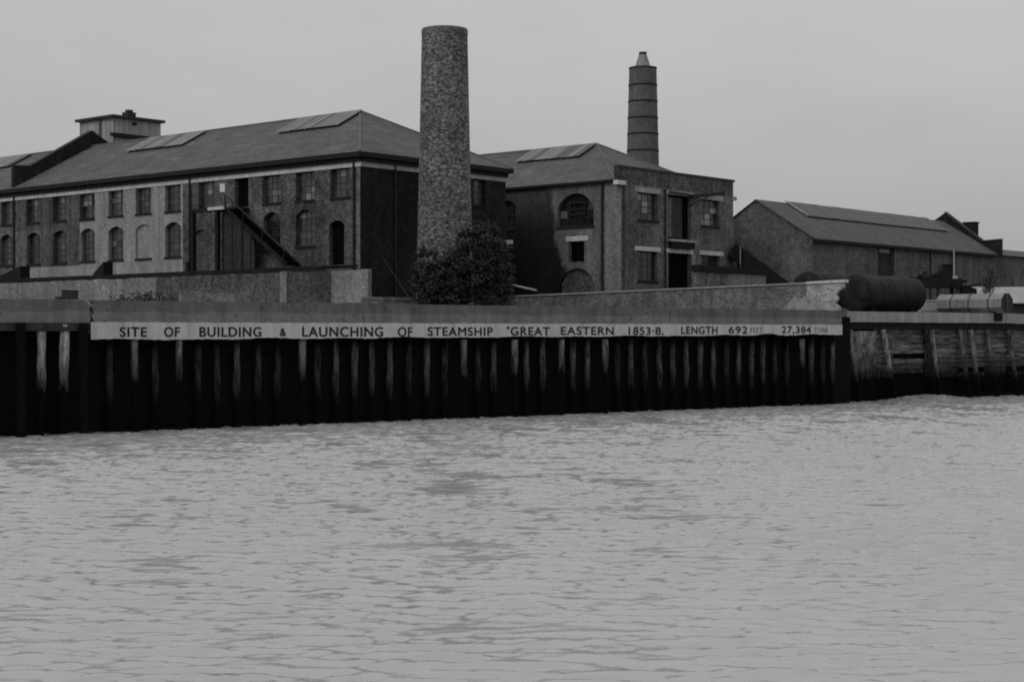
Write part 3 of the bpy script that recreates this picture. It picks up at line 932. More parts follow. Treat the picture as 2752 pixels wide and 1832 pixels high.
# ------------------------------------------------------------------ second building
def second_building():
    t = thing('warehouse', 'square brick warehouse with arched side window, parapet end wall and loading doors', 'warehouse', BL(0, 0, GZ))
    aw = (-7.1, -3.0, 14.4, 17.3, 1.25)
    sm = (-5.8, -4.05, 11.3, 13.1, 0)
    la = (-6.85, -2.9, GZ + .3, 10.75, 1.5)
    fa = (-14.0, -12.0, 14.5, 17.1, .5)
    fs = (-14.2, -12.55, 12.2, 13.1, 0)
    mb = MB()
    pick = lambda s, z: 1 if s > -1.75 else 0
    facade(mb, BL, -34, 0, GZ - .3, 18.2, [aw, sm, la, fa, fs], pick, cuts_s=[-1.75], thick=.4)
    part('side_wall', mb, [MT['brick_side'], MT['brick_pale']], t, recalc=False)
    # end wall
    w1 = (2.36, 5.3, 14.9, 17.28, 0); d1 = (6.8, 10.4, 13.45, 17.38, 0); w2 = (12.0, 15.0, 14.9, 17.28, 0)
    l1 = (2.36, 5.3, 9.6, 12.2, 0); d2 = (6.9, 10.4, GZ, 12.2, 0); l2 = (11.9, 15.1, 9.6, 12.2, 0)
    mb = MB()
    facade(mb, BE, -.02, 17.3, GZ - .3, 19.2, [w1, d1, w2, l1, d2, l2], lambda s, z: 1 if z > 17.9 else 0, cuts_z=(17.9,), thick=.4)
    part('end_wall', mb, [MT['brick_end'], MT['brick_dark']], t, recalc=False)
    mb = MB(); mb.box(BE, -.5, 17.5, -.05, .42, 19.2, 19.42); part('parapet_coping', mb, MT['coping_dark'], t)
    mb = MB(); mb.box(BE, -.5, -.022, .01, .4, 18.1, 19.198); part('parapet_return', mb, MT['brick_dark'], t)
    mb = MB(); mb.box(BE, -.62, .55, -.12, .4, 17.75, 18.12); part('kneeler', mb, MT['stone'], t, label='pale stone kneeler at the wall corner')
    mb = MB(); mb.box(BE, 17.0, 17.75, -.12, .4, 17.5, 17.85); part('kneeler', mb, MT['stone_dim'], t)
    mb = MB()
    mb.quad(BE(17.3, 0, GZ - .3), BE(17.3, 34, GZ - .3), BE(17.3, 34, 19.0), BE(17.3, 0, 19.0))
    mb.quad(BE(17.3, 34, GZ - .3), BE(0, 34, GZ - .3), BE(0, 34, 18.2), BE(17.3, 34, 18.2))
    mb.quad(BE(-.02, .4, 18.2), BE(17.3, .4, 18.2), BE(17.3, .4, 19.2), BE(-.02, .4, 19.2))
    part('back_wall', mb, MT['brick_dark'], t, recalc=False)
    for a, b in ((1.9, 5.72), (6.5, 10.72), (11.75, 15.65)):
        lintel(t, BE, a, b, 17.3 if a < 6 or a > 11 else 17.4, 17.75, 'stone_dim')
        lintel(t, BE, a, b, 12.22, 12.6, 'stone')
    lintel(t, BL, -6.1, -3.65, 13.12, 13.55, 'stone')
    lintel(t, BL, -14.4, -12.3, 13.12, 13.5, 'stone')
    add_window(t, BE, w1, 3, 4, ((1, 1), (1, 2), (1, 3), (0, 3)), 'glass')
    add_window(t, BE, w2, 3, 4, ((0, 0), (1, 0), (1, 1), (2, 2)), 'glass')
    add_window(t, BE, l1, 3, 4, (), 'glass_dark')
    add_window(t, BE, l2, 3, 4, (), 'glass_dark', sill=None)
    add_window(t, BL, aw, 5, 4, (), 'glass_dark')
    add_window(t, BL, fa, 3, 4, (), 'glass_dark')
    add_door(t, BL, sm, 'void', 'shutter')
    add_door(t, BL, fs, 'void', 'shutter')
    mb = MB(); mb.box(BL, la[0], la[1], .3, .4, la[2], la[3]); part('blind_arch', mb, MT['brick_yard'], t)
    # iron casement let into the arched window
    mb = MB()
    for a, b, z0, z1 in ((-5.9, -4.1, 16.45, 16.58), (-5.9, -4.1, 15.4, 15.53), (-5.9, -5.77, 15.53, 16.45), (-4.23, -4.1, 15.53, 16.45), (-5.7, -4.3, 15.92, 16.0)):
        mb.box(BL, a, b, .14, .22, z0, z1)
    part('casement', mb, MT['iron'], t)
    # loading door, half open
    add_door(t, BE, (6.8, 10.4, 13.45, 17.38, 0), 'void', 'loading_opening', .36)
    mb = MB()
    for k in range(6): mb.box(BE, 6.9 + k * .4, 6.9 + k * .4 + .385, .2 + .01 * (k % 2), .26, 13.6, 17.2)
    part('sliding_door', mb, MT['stone_dim' if False else 'timber_dim'], t)
    mb = MB(); mb.box(BE, 6.85, 7.55, .12, .19, 13.6, 17.1); part('door_leaf', mb, MT['brick_mid'], t)
    mb = MB(); mb.box(BE, 6.7, 10.6, -.5, .1, 13.2, 13.42); part('loading_ledge', mb, MT['stone_dim'], t)
    mb = MB(); mb.box(BE, 6.9, 10.4, -.4, .0, 12.62, 13.198); part('ledge_bracket', mb, MT['timber_blk'], t)
    add_door(t, BE, d2, 'void', 'doorway')
    mb = MB(); mb.beam(BE(6.9, -.15, 17.62), BE(11.0, -.15, 17.5), .12, .14); mb.beam(BE(10.2, -.2, 17.4), BE(14.0, -1.2, 17.85), .2, .32); mb.beam(BE(10.2, -.1, 16.6), BE(12.2, -.7, 17.5), .08, .08)
    part('hoist_jib', mb, MT['iron'], t)
    pipe(t, BL, -2.0, GZ, 18.0, r=.11)
    pipe(t, BE, 6.3, GZ, 17.8, r=.07)
    pipe(t, BE, .25, GZ, 17.7, r=.05, mat='coping_dark')
    mb = MB(); mb.box(BL, -34, -.6, -.38, .1, 18.05, 18.25); part('gutter', mb, MT['cornice'], t)
    mb = MB(); mb.box(BE, 10.45, 10.95, -.06, .2, GZ, 12.2); part('door_pier', mb, MT['brick_pale'], t)
    # hipped slate roof
    k = 4.5 / 8.63; zf = lambda d: 18.22 + k * d
    ap = 8.63; zr = zf(ap); hs = -9.4
    mb = MB()
    Lc, Rc = BL(-.42, -.35, zf(-.35)), BL(-.42, 17.3, zf(-.1))
    P1, P2 = BL(hs, ap, zr), BL(-34, ap, zr)
    mb.quad(BL(-34, -.35, zf(-.35)), Lc, P1, P2)
    mb.poly([Lc, Rc, P1]); mb.quad(Rc, BL(-34, 17.5, zf(-.1)), P2, P1)
    roof = part('roof', mb, MT['slate'], t, recalc=False)
    mb = MB(); mb.rod(P1, P2, .13, 6); mb.rod(P1, Lc, .09, 6); mb.rod(P1, Rc, .11, 6); part('ridge_capping', mb, MT['lead'], roof)
    skylight(t, BL, -16.8, -9.2, 5.9, 8.1, zf, 10, .22)
second_building()

# ------------------------------------------------------------------ far shed
def far_shed():
    t = thing('long_shed', 'long low brick shed with slate roof and far gable parapet at right', 'shed', SG(0, 0, GZ))
    hw = 6.2; ze, za = 14.1, 17.9
    Lg = -12.4
    mb = MB()
    mb.poly([SG(Lg, 0, GZ - .3), SG(0, 0, GZ - .3), SG(0, 0, ze), SG(-hw, 0, za), SG(Lg, 0, ze)])
    part('gable_wall', mb, MT['brick_shed'], t, recalc=False)
    dr = (12.75, 16.2, GZ, 13.95, 0)
    mb = MB(); facade(mb, SE, 0, 40.2, GZ - .3, ze + .1, [dr], thick=.5)
    part('long_wall', mb, MT['brick_shed'], t, recalc=False)
    mb = MB()
    mb.poly([SE(40.2, 0, GZ - .3), SE(40.2, 12.4, GZ - .3), SE(40.2, 12.4, ze), SE(40.2, hw, za), SE(40.2, 0, ze)])
    mb.quad(SE(40.2, 12.4, GZ - .3), SE(0, 12.4, GZ - .3), SE(0, 12.4, ze), SE(40.2, 12.4, ze))
    part('back_wall', mb, MT['brick_shed'], t, recalc=False)
    add_door(t, SE, dr, 'timber_dim', 'tall_door', .35, planks=8)
    mb = MB(); mb.box(SE, 13.4, 15.6, .2, .3, 13.2, 13.6); part('fanlight', mb, MT['stone_dim'], t)
    k = (za - ze) / hw; zf = lambda d: ze + .12 + k * d
    mb = MB()
    mb.prism([SE(-.15, -.4, zf(-.4)), SE(40.0, -.4, zf(-.4)), SE(40.0, hw, zf(hw)), SE(-.15, hw, zf(hw))], (0, 0, -.1))
    mb.prism([SE(-.15, 12.8, zf(-.4)), SE(40.0, 12.8, zf(-.4)), SE(40.0, hw, zf(hw)), SE(-.15, hw, zf(hw))], (0, 0, -.1))
    part('roof', mb, MT['slate_shed'], t)
    mb = MB(); mb.box(SE, -.1, 40, -.5, -.1, zf(-.4) - .28, zf(-.4) - .02); part('gutter', mb, MT['cornice'], t)
    sk = skylight(t, SE, 5.6, 35.6, 3.9, 6.05, zf, 20, .16, 'skylight_rib')
    mb = MB(); mb.beam(SE(5.3, 3.6, zf(3.6) + .2), SE(5.3, 6.2, zf(6.2) + .2), .16, .1); part('flashing', mb, MT['stone_dim'], t)
    mb = MB()
    p = [SE(40.2, -.6, 13.9), SE(40.2, -.6, 15.6), SE(40.2, 1.6, 15.5), SE(40.2, hw, 19.0), SE(40.2, 12.4, 15.2), SE(40.2, 12.4, 13.9)]
    mb.prism(p, SE(40.7, 0, 0) - SE(40.2, 0, 0)); part('gable_parapet', mb, MT['brick_soot'], t)
    mb = MB()
    for a, b in ((p[1], p[2]), (p[2], p[3])):
        o = (SE(.25, 0, 0) - SE(0, 0, 0)); o.z = .08
        mb.beam(a + o, b + o, .7, .14)
    part('coping', mb, MT['coping_dark'], t)
    mb = MB(); mb.box(SE, 41.2, 42.2, 3.0, 4.4, 13, 17.75); mb.box(SE, 41.1, 42.3, 2.9, 4.5, 17.75, 17.9); part('flue', mb, MT['brick_soot'], t)
    for s in (24.0, 29.2): pipe(t, SE, s, GZ, 13.9, r=.08, mat='coping_dark')
far_shed()

def far_annex():
    t = thing('brick_annex', 'plain lower brick building beyond the long shed at the right edge', 'building', SE(55, 0, GZ))
    mb = MB(); mb.box(SE, 41.0, 80, .5, 9, GZ - .3, 14.0); part('wall', mb, MT['brick_shed'], t)
    mb = MB(); mb.prism([SE(40.9, .1, 14.0), SE(40.9, 9.3, 14.0), SE(40.9, 4.7, 15.2)], SE(80, 0, 0) - SE(40.9, 0, 0)); part('roof', mb, MT['slate_shed'], t)
    for s in (46, 52, 58):
        mb = MB(); mb.box(SE, s, s + 1.6, .44, .49, 9.5, 11.8); part('window', mb, MT['glass_dark'], t)
far_annex()

# ------------------------------------------------------------------ outhouse, chute, low lean-to
def black_coped_wall():
    t = thing('black_coped_wall', 'low brick wall with thick black coping below the warehouse end wall', 'wall', OH(5, .2, GZ))
    mb = MB(); mb.box(OH, 0, 4.6, 0, .36, GZ - .3, 10.2); part('brickwork', mb, MT['brick_mid'], t)
    mb = MB(); mb.box(OH, 4.602, 10.6, -.02, .36, GZ - .3, 10.2); part('brickwork', mb, MT['brick_pale'], t, label='paler length of the wall')
    mb = MB(); mb.box(OH, -.2, 10.7, -.2, .5, 10.2, 10.72); part('coping', mb, MT['timber_blk'], t)
black_coped_wall()
def chute():
    t = thing('covered_chute', 'dark covered chute sloping down beside the warehouse', 'chute', (23, 150.5, GZ))
    mb = MB(); mb.beam((20.5, 150.6, 12.9), (25.7, 150.2, 9.0), 1.4, 1.3); part('chute_box', mb, MT['timber_blk'], t)
    for f in (.12, .55, .95):
        x, z = 20.5 + 5.2 * f, 12.9 - 3.9 * f
        mb = MB(); mb.box(LF, x - .12, x + .12, 150.2, 150.44, GZ, z - .5); part('leg', mb, MT['timber_blk'], t)
    mb = MB(); mb.box(LF, 21.12, 21.2, 149.4, 149.5, 11.4, 13.1); part('white_post', mb, MT['stone_dim'], t)
chute()
def small_lean_to():
    t = thing('small_lean_to', 'low dark sloping-roofed lean-to beside the warehouse arch', 'shed', (2, 141.5, GZ))
    mb = MB(); mb.prism([Vector((-.6, 140.6, 9.35)), Vector((4.1, 139.2, 8.15)), Vector((4.6, 141.0, 8.15)), Vector((0, 142.4, 9.35))], (0, 0, -.15)); part('roof', mb, MT['timber_blk'], t)
    mb = MB(); mb.prism([Vector((-.5, 140.8, GZ)), Vector((4.0, 139.4, GZ)), Vector((4.5, 140.9, GZ)), Vector((0, 142.3, GZ))], (0, 0, 2.0)); part('wall', mb, MT['timber_blk'], t)
small_lean_to()
mb = MB(); mb.beam((-.1, 140.2, 9.28), (2.1, 139.5, 8.78), .5, .12)
single('white_board', mb, MT['white_paint'], 'loose white board lying on the dark lean-to roof right of the tree', 'board', (1, 139.9, 9.0))

# ------------------------------------------------------------------ river wall
def pile_mesh(seed, r, top, mat, n=9):
    r2 = random.Random(seed); mb = MB(); rings = []
    for k in range(9):
        z = -1.2 + (top + 1.2) * k / 8
        rings.append(((r2.uniform(-.025, .025) , r2.uniform(-.025, .025), z), r * (1 + r2.uniform(-.16, .1)) * (1.0 - .12 * (1 - k / 8)), (1, 0, 0), (0, 1, 0)))
    mb.tube(rings, n)
    return mb.mesh('pile', mat)
PILE = {}
def pile(root, F, s, dep, kind, top, r, tilt=(0, 0)):
    sd = rnd.randrange(3); k = (kind, sd, top, r)
    if k not in PILE: PILE[k] = pile_mesh(sd + 10, r, top, MT[kind])
    o = bpy.data.objects.new('pile', PILE[k]); col.objects.link(o)
    o.parent = root
    p = F(s, dep, 0)
    o.location = p - WL[root.name]
    o.rotation_euler = (tilt[0], tilt[1], F.ang)
    return o

WORDS = [('SITE', 1.51, 2.94, 4.82, 5.29, 0), ('OF', 3.92, 4.75, 4.82, 5.30, 0), ('BUILDING', 5.9, 9.49, 4.82, 5.31, 0), ('&', 10.64, 10.98, 4.85, 5.24, 0),
    ('LAUNCHING', 12.01, 17.19, 4.82, 5.34, 0), ('OF', 18.21, 19.17, 4.82, 5.34, 0), ('STEAMSHIP', 20.25, 24.89, 4.86, 5.35, 0), ('"', 25.95, 26.13, 5.24, 5.39, 0),
    ('GREAT', 26.25, 29.21, 4.88, 5.37, 0), ('EASTERN', 30.12, 34.36, 4.92, 5.40, 0), ('1853·8.', 35.64, 38.61, 4.92, 5.42, 0), ('LENGTH', 40.2, 43.46, 4.97, 5.45, 0),
    ('692', 44.53, 46.26, 5.0, 5.47, 0), ('FEET', 46.58, 47.75, 5.05, 5.40, 1), ('27,384', 49.62, 52.55, 5.03, 5.51, 0), ('TONS', 52.93, 54.3, 5.08, 5.42, 1)]

def river_wall():
    t = thing('river_wall', 'lettered river wall of cement parapet over dark timber piles', 'river wall', R(28, 0, 0))
    r2 = random.Random(21)
    mb = MB()
    n = 110
    pts = [R(.05, 0, 5.4)] + [R(.18 - .16 * ((k * 7) % 3) / 2, 0, 5.55 + .15 * k) for k in range(7)]
    tp = [R(.1 + 55.7 * k / n, 0, 6.635 + r2.uniform(-.016, .016) + .05 * math.exp(-((k / n - .29) / .05) ** 2)) for k in range(n + 1)]
    mb.prism(pts + tp + [R(55.8, 0, 5.4)], R(0, .5, 0) - R(0, 0, 0))
    part('parapet', mb, MT['parapet'], t)
    mb = MB()
    mb.box(R, .12, 55.82, -.05, .55, 6.62 + .05, 6.72)
    # ground beam behind the painted strip
    mb = MB(); mb.box(R, .02, 55.78, .03, .9, 4.95, 5.398); part('ground_beam', mb, MT['parapet'], t)
    # painted strip with ragged lower edge
    mb = MB()
    n = 230
    lo, hi = [], []
    for k in range(n + 1):
        s = -.02 + 55.86 * k / n
        base = 4.66 + .27 * (s / 55.8)
        lo.append(R(s, -.03, base + .045 * math.sin(s * 1.1) * math.sin(s * .37 + 1) + r2.uniform(-.02, .02) + (.12 * math.exp(-((s - 48.3) / .9) ** 2))))
        hi.append(R(s, -.03, 5.54 + .09 * s / 55.8 + r2.uniform(-.018, .018)))
    mb.prism(lo + hi[::-1], R(0, .029, 0) - R(0, 0, 0))
    strip = part('painted_strip', mb, MT['strip'], t, label='long white-painted strip carrying the black lettering')
    dg = bpy.context.evaluated_depsgraph_get()
    for txt, s0, s1, z0, z1, dim in WORDS:
        cu = bpy.data.curves.new('lettering', 'FONT'); cu.body = txt; cu.size = 1.0
        cu.space_character = 1.12
        ob = bpy.data.objects.new('lettering_source', cu); col.objects.link(ob)
        dg.update()
        me = bpy.data.meshes.new_from_object(ob.evaluated_get(bpy.context.evaluated_depsgraph_get()))
        bpy.data.objects.remove(ob)
        co = np.empty(len(me.vertices) * 3); me.vertices.foreach_get('co', co); co = co.reshape(-1, 3)
        mn, mx = co.min(0), co.max(0)
        y0 = 0.0 if txt not in ('"',) else mn[1]
        y1 = mx[1] if txt not in ('1853·8.', '27,384') else 0.72
        out = []
        for x, y, _ in co:
            s = s0 + (x - mn[0]) / (mx[0] - mn[0]) * (s1 - s0)
            z = z0 + (y - y0) / (y1 - y0) * (z1 - z0)
            out.append(R(s, -.034, z) - WL[t.name])
        me.vertices.foreach_set('co', np.array(out, dtype=np.float32).ravel())
        me.update()
        bm = bmesh.new()
        w = (s1 - s0) / max(mx[0] - mn[0], .1)
        shifts = ((0, 0), (.045, 0), (-.045, 0), (0, .034), (0, -.034), (.03, .02), (-.03, -.02), (-.03, .02), (.03, -.02)) if not dim else ((0, 0), (.02, 0), (-.02, 0))
        for k, (dx, dz) in enumerate(shifts):
            m3 = me.copy(); m3.transform(Matrix.Translation(Vector((R.d[0] * dx * .55, R.d[1] * dx * .55, dz * .5)) - Vector((R.i[0], R.i[1], 0)) * .0012 * k))
            bm.from_mesh(m3); bpy.data.meshes.remove(m3)
        bm.to_mesh(me); bm.free()
        me.materials.clear(); me.materials.append(MT['letter_dim' if dim else 'letter'])
        o = bpy.data.objects.new('lettering', me); col.objects.link(o); o.parent = strip
        o['label'] = 'painted word ' + txt
    # timber sheeting behind the piles: a black board every third of a metre
    for k in range(16):
        mb = MB(); z = -.9 + k * .37
        mb.box(R, -30, 55.8, .82 + .02 * (k % 2), .92, z + .01, min(z + .36, 4.94)); part('sheeting_board', mb, MT['wet_blk'], t)
    mb = MB(); mb.box(R, -30, 55.8, .93, 1.2, -1.2, 5.39); part('backing', mb, MT['wet_blk'], t)
    # piles every four feet
    pale_at = {2.45, 4.87, 12.13, 22.99, 26.73, 30.35, 33.93, 51.98}
    s = 1.25; kk = 0
    for s in (1.2, 2.45, 3.66, 4.87, 6.05, 7.2, 8.38, 9.6, 10.84, 12.13, 13.25, 14.48, 15.66, 16.84, 18.04, 19.3, 20.54, 21.77, 22.99, 24.21, 25.41, 26.73, 27.86, 29.09, 30.35, 31.48, 32.71, 33.93, 35.17, 36.36, 37.54, 38.81, 39.95, 41.19, 42.4, 43.67, 44.81, 46.01, 47.22, 48.34, 49.55, 50.77, 51.98, 53.16, 54.39, 55.45):
        tilt = (r2.uniform(-.012, .012), r2.uniform(-.01, .01))
        if s in pale_at: pile(t, R, s, .24, 'pile_pale', 4.62, .2, tilt)
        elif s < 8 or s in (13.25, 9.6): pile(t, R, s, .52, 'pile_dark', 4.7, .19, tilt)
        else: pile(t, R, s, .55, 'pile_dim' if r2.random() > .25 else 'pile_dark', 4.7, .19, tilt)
    # left-hand length: plainer parapet, timber waling and posts
    mb = MB()
    n = 60
    edge = [R(-.12, -.02, 5.5), R(-.02, -.02, 5.75), R(-.16, -.02, 6.0), R(-.08, -.02, 6.25), R(-.22, -.02, 6.5), R(-.36, -.02, 6.64)]
    tp = [R(-.36 - 29.6 * k / n, -.02, 6.64 + r2.uniform(-.012, .012)) for k in range(1, n + 1)]
    mb.prism([R(-29.96, -.02, 5.5)] + edge + tp, R(0, .5, 0) - R(0, -.02, 0))
    part('parapet', mb, MT['parapet'], t)
    mb = MB(); mb.box(R, -30, -.2, -.1, .4, 5.1, 5.498); part('waling_and_shade', mb, MT['timber_dim'], t)
    for s in (-3.68, -.52, -7.2, -10.6, -14):
        mb = MB(); mb.box(R, s - .19, s + .19, -.42, -.102, -1, 5.5); part('post', mb, MT['wet_blk'], t)
    for s in (-2.57, -1.44): pile(t, R, s, .1, 'pile_white', 5.08, .24, (0, .02))
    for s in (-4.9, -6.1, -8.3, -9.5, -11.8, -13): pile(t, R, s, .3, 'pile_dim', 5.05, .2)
    mb = MB(); mb.box(R, -1.5, -1.28, -.112, -.102, 5.3, 5.42); part('painted_mark', mb, MT['stone_dim'], t)
river_wall()

def quay_wall():
    t = thing('quay_wall', 'concrete-capped quay wall with raking timber piles right of the lettered wall', 'quay wall', R(68, 2.5, 0))
    Q = lambda s, d, z: R(s, d + 2.5, z)
    QF = Frame(R(0, 2.5, 0)[:2], (0.7922, 0.6103))
    mb = MB(); mb.box(Q, 58.9, 79.3, -.35, 1.0, 5.85, 6.63); part('cap', mb, MT['cap'], t)
    mb = MB(); mb.box(Q, 79.35, 135, -.3, 1.0, 5.8, 6.6); part('cap', mb, MT['cap'], t)
    mb = MB(); mb.box(Q, 57.0, 135, -.1, .9, 5.35, 5.848); part('waling_and_shade', mb, MT['timber_blk'], t)  # shadowed recess under the cap, put in as a black strip
    mb = MB(); mb.box(Q, 56.2, 58.0, -1.4, .9, -1, 6.2); part('return_post', mb, MT['wet_blk'], t)
    mb = MB(); mb.box(Q, 55.9, 135, .45, .9, -1.2, 5.348); part('backing', mb, MT['wet_blk'], t)
    mb = MB(); mb.box(Q, 59.75, 62.6, .06, .44, -1, 5.2); part('concrete_panel', mb, MT['concrete_panel'], t)
    r2 = random.Random(4)
    bays = [(62.7, 64.6), (64.75, 68.4), (68.6, 72.5), (72.7, 75.9), (76.1, 78.8), (79.0, 83.3), (83.6, 88)]
    for a, b in bays:
        for k in range(13):
            z = .45 + k * .38
            if r2.random() < .07: continue
            mb = MB(); j = r2.uniform(-.04, .04); e0, e1 = r2.uniform(-.1, .1), r2.uniform(-.1, .1)
            mb.box(Q, a + e0 - .1, b + e1, .18 + j, .3 + j, z + .012, z + .362)
            part('plank', mb, MT['plank_pale' if r2.random() < .35 else 'plank'], t)
    for s, kind, lean in ((59.6, 'rake_pale', .03), (63.45, 'rake_white', .06), (68.4, 'rake_dark', .05), (69.1, 'rake_pale', .02), (72.6, 'rake_dim', .04), (74.0, 'rake_pale', .02), (76.1, 'rake_dim', .05), (78.9, 'rake_dim', .04), (83.5, 'rake_dim', .05)):
        a, b = Q(s - .25, -.12, 5.3), Q(s + .25 + lean * 9, -.6, -1.0)
        mb = MB()
        d = (b - a).normalized(); u = d.orthogonal().normalized(); w = d.cross(u)
        mb.tube([(a + (b - a) * f + Vector((r2.uniform(-.02, .02), 0, 0)), .2 * (1 - .15 * f) * r2.uniform(.93, 1.06), u, w) for f in (0, .15, .3, .45, .6, .8, 1)], 9)
        part('raking_pile', mb, MT[kind], t)
quay_wall()

mb = MB()
mb.box(R, -1.35, -.62, .1, .45, 6.66, 7.08); mb.box(R, -1.68, -1.352, .1, .45, 6.66, 6.78)
mb.box(R, -1.38, -.59, .07, .48, 7.08, 7.11)
single('wooden_box', mb, MT['timber_dim'], 'small dark wooden box standing on the wall at far left', 'box', R(-1, .25, 6.66))

# ------------------------------------------------------------------ tanks and yard clutter at right
def horiz_tank(name, label, group, a, axis, length, r, cz, bands, n=28, mat='tank_blk', bmat='tank_band', faceted=False, dome=0.18):
    a = Vector((a[0], a[1], cz)); ax = Vector((axis[0], axis[1], 0)).normalized()
    t = thing(name, label, 'tank', (a.x + ax.x * length / 2, a.y + ax.y * length / 2, GZ), group)
    u = Vector((0, 0, 1)); w = ax.cross(u)
    mb = MB()
    rg = [] if faceted else [(a - ax * dome, r * .55, u, w), (a - ax * dome * .6, r * .82, u, w)]
    rg += [(a, r, u, w), (a + ax * length, r, u, w)]
    if not faceted: rg += [(a + ax * (length + dome * .6), r * .82, u, w), (a + ax * (length + dome), r * .55, u, w)]
    if faceted:
        c, s = math.cos(math.pi / n), math.sin(math.pi / n)
        u2 = u * c + w * s; w2 = w * c - u * s
        rg = [(p, q, u2, w2) for p, q, _, _ in rg]
    mb.tube(rg, n)
    part('shell', mb, MT[mat], t)
    for f in bands:
        mb = MB()
        u3, w3 = (rg[0][2], rg[0][3])
        mb.tube([(a + ax * (length * f - .09), r * 1.018, u3, w3), (a + ax * (length * f + .09), r * 1.018, u3, w3)], n, caps=True)
        part('seam_band', mb, MT[bmat], t)
    if faceted:
        mb = MB(); mb.tube([(a - ax * .012, r * .97, rg[0][2], rg[0][3]), (a - ax * .002, r * .97, rg[0][2], rg[0][3])], n); part('shaded_end', mb, MT['iron'], t, label='tank end coloured dark as its shaded side')  # end turned from the light: its shade put into a dark disc
        mb = MB(); mb.beam(a - ax * .03 + u * r * .8, a - ax * .03 - u * r * .8, .12, .05, up=tuple(w)); part('end_rib', mb, MT['strap'], t)
    for f in (.15, .85):
        mb = MB(); p = a + ax * length * f
        mb.beam((p.x - w.x * r * .6, p.y - w.y * r * .6, (GZ + cz - r * .75) / 2), (p.x + w.x * r * .6, p.y + w.y * r * .6, (GZ + cz - r * .75) / 2), .35, cz - r * .75 - GZ)
        part('cradle', mb, MT['timber_blk'], t)
    return t
horiz_tank('storage_tank', 'large black riveted cylinder tank lying on the quay beside the broken wall end', 'black cylindrical tanks on the quay', (26.2, 123.0), ENDW, 8.9, 1.42, 8.1, (.12, .36, .47, .72, .93))
horiz_tank('storage_tank', 'black cylinder tank behind the coped wall, only its rounded top showing', 'black cylindrical tanks on the quay', (23.6, 128.6), ENDW, 11.0, 1.42, 8.55, (.12, .34, .56, .8))
horiz_tank('octagonal_tank', 'small pale eight-sided tank with straps on the quay at far right', None, (39.3, 128.0), (-.62, .78), 6.2, .86, 7.42, (.2, .5, .78), 8, 'tank_pale', 'strap', True)

def platform():
    t = thing('loading_platform', 'black raised platform with small cab and white mast behind the tanks', 'platform', (36.4, 138.6, GZ))
    mb = MB(); mb.box(LF, 34.5, 38.4, 137.4, 140.0, 8.95, 9.7); part('deck', mb, MT['timber_blk'], t)
    mb = MB(); mb.prism([Vector((36.0, 137.9, 9.7)), Vector((37.8, 137.9, 9.7)), Vector((37.8, 137.9, 10.9)), Vector((36.9, 137.9, 10.9)), Vector((36.7, 137.9, 10.4)), Vector((36.0, 137.9, 10.1))], (0, 1.4, 0)); part('cab', mb, MT['timber_blk'], t)
    mb = MB(); mb.box(LF, 36.9, 37.95, 137.8, 139.4, 10.9, 11.0); part('cab_roof', mb, MT['coping_dark'], t)
    mb = MB(); mb.rod((37.72, 137.6, 9.7), (37.72, 137.6, 12.2), .06, 8); part('mast', mb, MT['roof_pale'], t)
    mb = MB(); mb.box(LF, 37.6, 38.0, 137.45, 137.6, 9.702, 9.95); part('mast_foot', mb, MT['roof_pale'], t)
    for x, y in ((34.8, 137.7), (38.1, 137.7), (34.8, 139.7), (38.1, 139.7), (36.4, 137.7)):
        mb = MB(); mb.box(LF, x - .13, x + .13, y - .13, y + .13, GZ, 8.95); part('leg', mb, MT['coping_dark'], t)
    mb = MB(); mb.beam((34.1, 138.0, 9.78), (38.9, 137.9, 9.45), .3, .22); part('cross_beam', mb, MT['timber_blk'], t)
    mb = MB(); mb.rod((35.2, 137.5, 10.0), (35.2, 138.6, 10.0), .3, 12); part('winch_drum', mb, MT['iron'], t)
    mb = MB(); mb.prism([Vector((38.4, 137.6, 8.0)), Vector((39.6, 137.6, 7.9)), Vector((39.2, 137.6, 8.6)), Vector((38.4, 137.6, 9.2))], (0, 1.2, 0)); part('hopper', mb, MT['timber_blk'], t)
    mb = MB(); mb.beam((34.6, 137.6, 8.9), (36.3, 137.6, 6.6), .14, .14); mb.beam((38.2, 137.6, 8.9), (36.6, 137.6, 6.6), .14, .14); part('brace', mb, MT['coping_dark'], t)
    for z in (10.3, 10.6):
        mb = MB(); mb.rod((34.6, 137.5, z), (36.0, 137.5, z), .03, 6); part('guard_rail', mb, MT['iron'], t)
    for x in (34.6, 35.3):
        mb = MB(); mb.rod((x, 137.5, 9.7), (x, 137.5, 10.62), .03, 6); part('rail_post', mb, MT['iron'], t)
platform()
mb = MB(); mb.box(LF, 34.0, 35.5, 134, 135, GZ, 7.7); mb.box(LF, 33.95, 35.55, 133.95, 135.05, 7.7, 7.82); mb.box(LF, 33.95, 35.55, 133.94, 133.998, 6.9, 7.05)
single('pale_crate', mb, MT['roof_pale'], 'pale crate between the black tank and the eight-sided tank', 'crate', (34.75, 134.5, GZ))
mb = MB(); mb.prism([Vector((38.6, 139.5, 7.6)), Vector((40.4, 139.5, 7.4)), Vector((40.2, 139.5, 8.9)), Vector((39.3, 139.5, 9.2)), Vector((38.7, 139.5, 8.6))], (0, 1.6, 0)); mb.beam((38.9, 139.6, 9.0), (40.6, 139.8, 9.35), .18, .15)
mb.beam((39.0, 139.4, GZ), (39.0, 139.4, 7.7), .16, .16, up=(1, 0, 0)); mb.beam((40.1, 139.4, GZ), (40.1, 139.4, 7.6), .16, .16, up=(1, 0, 0))
single('coal_hopper', mb, MT['timber_blk'], 'small dark hopper on legs right of the black platform', 'hopper', (39.5, 140, GZ))
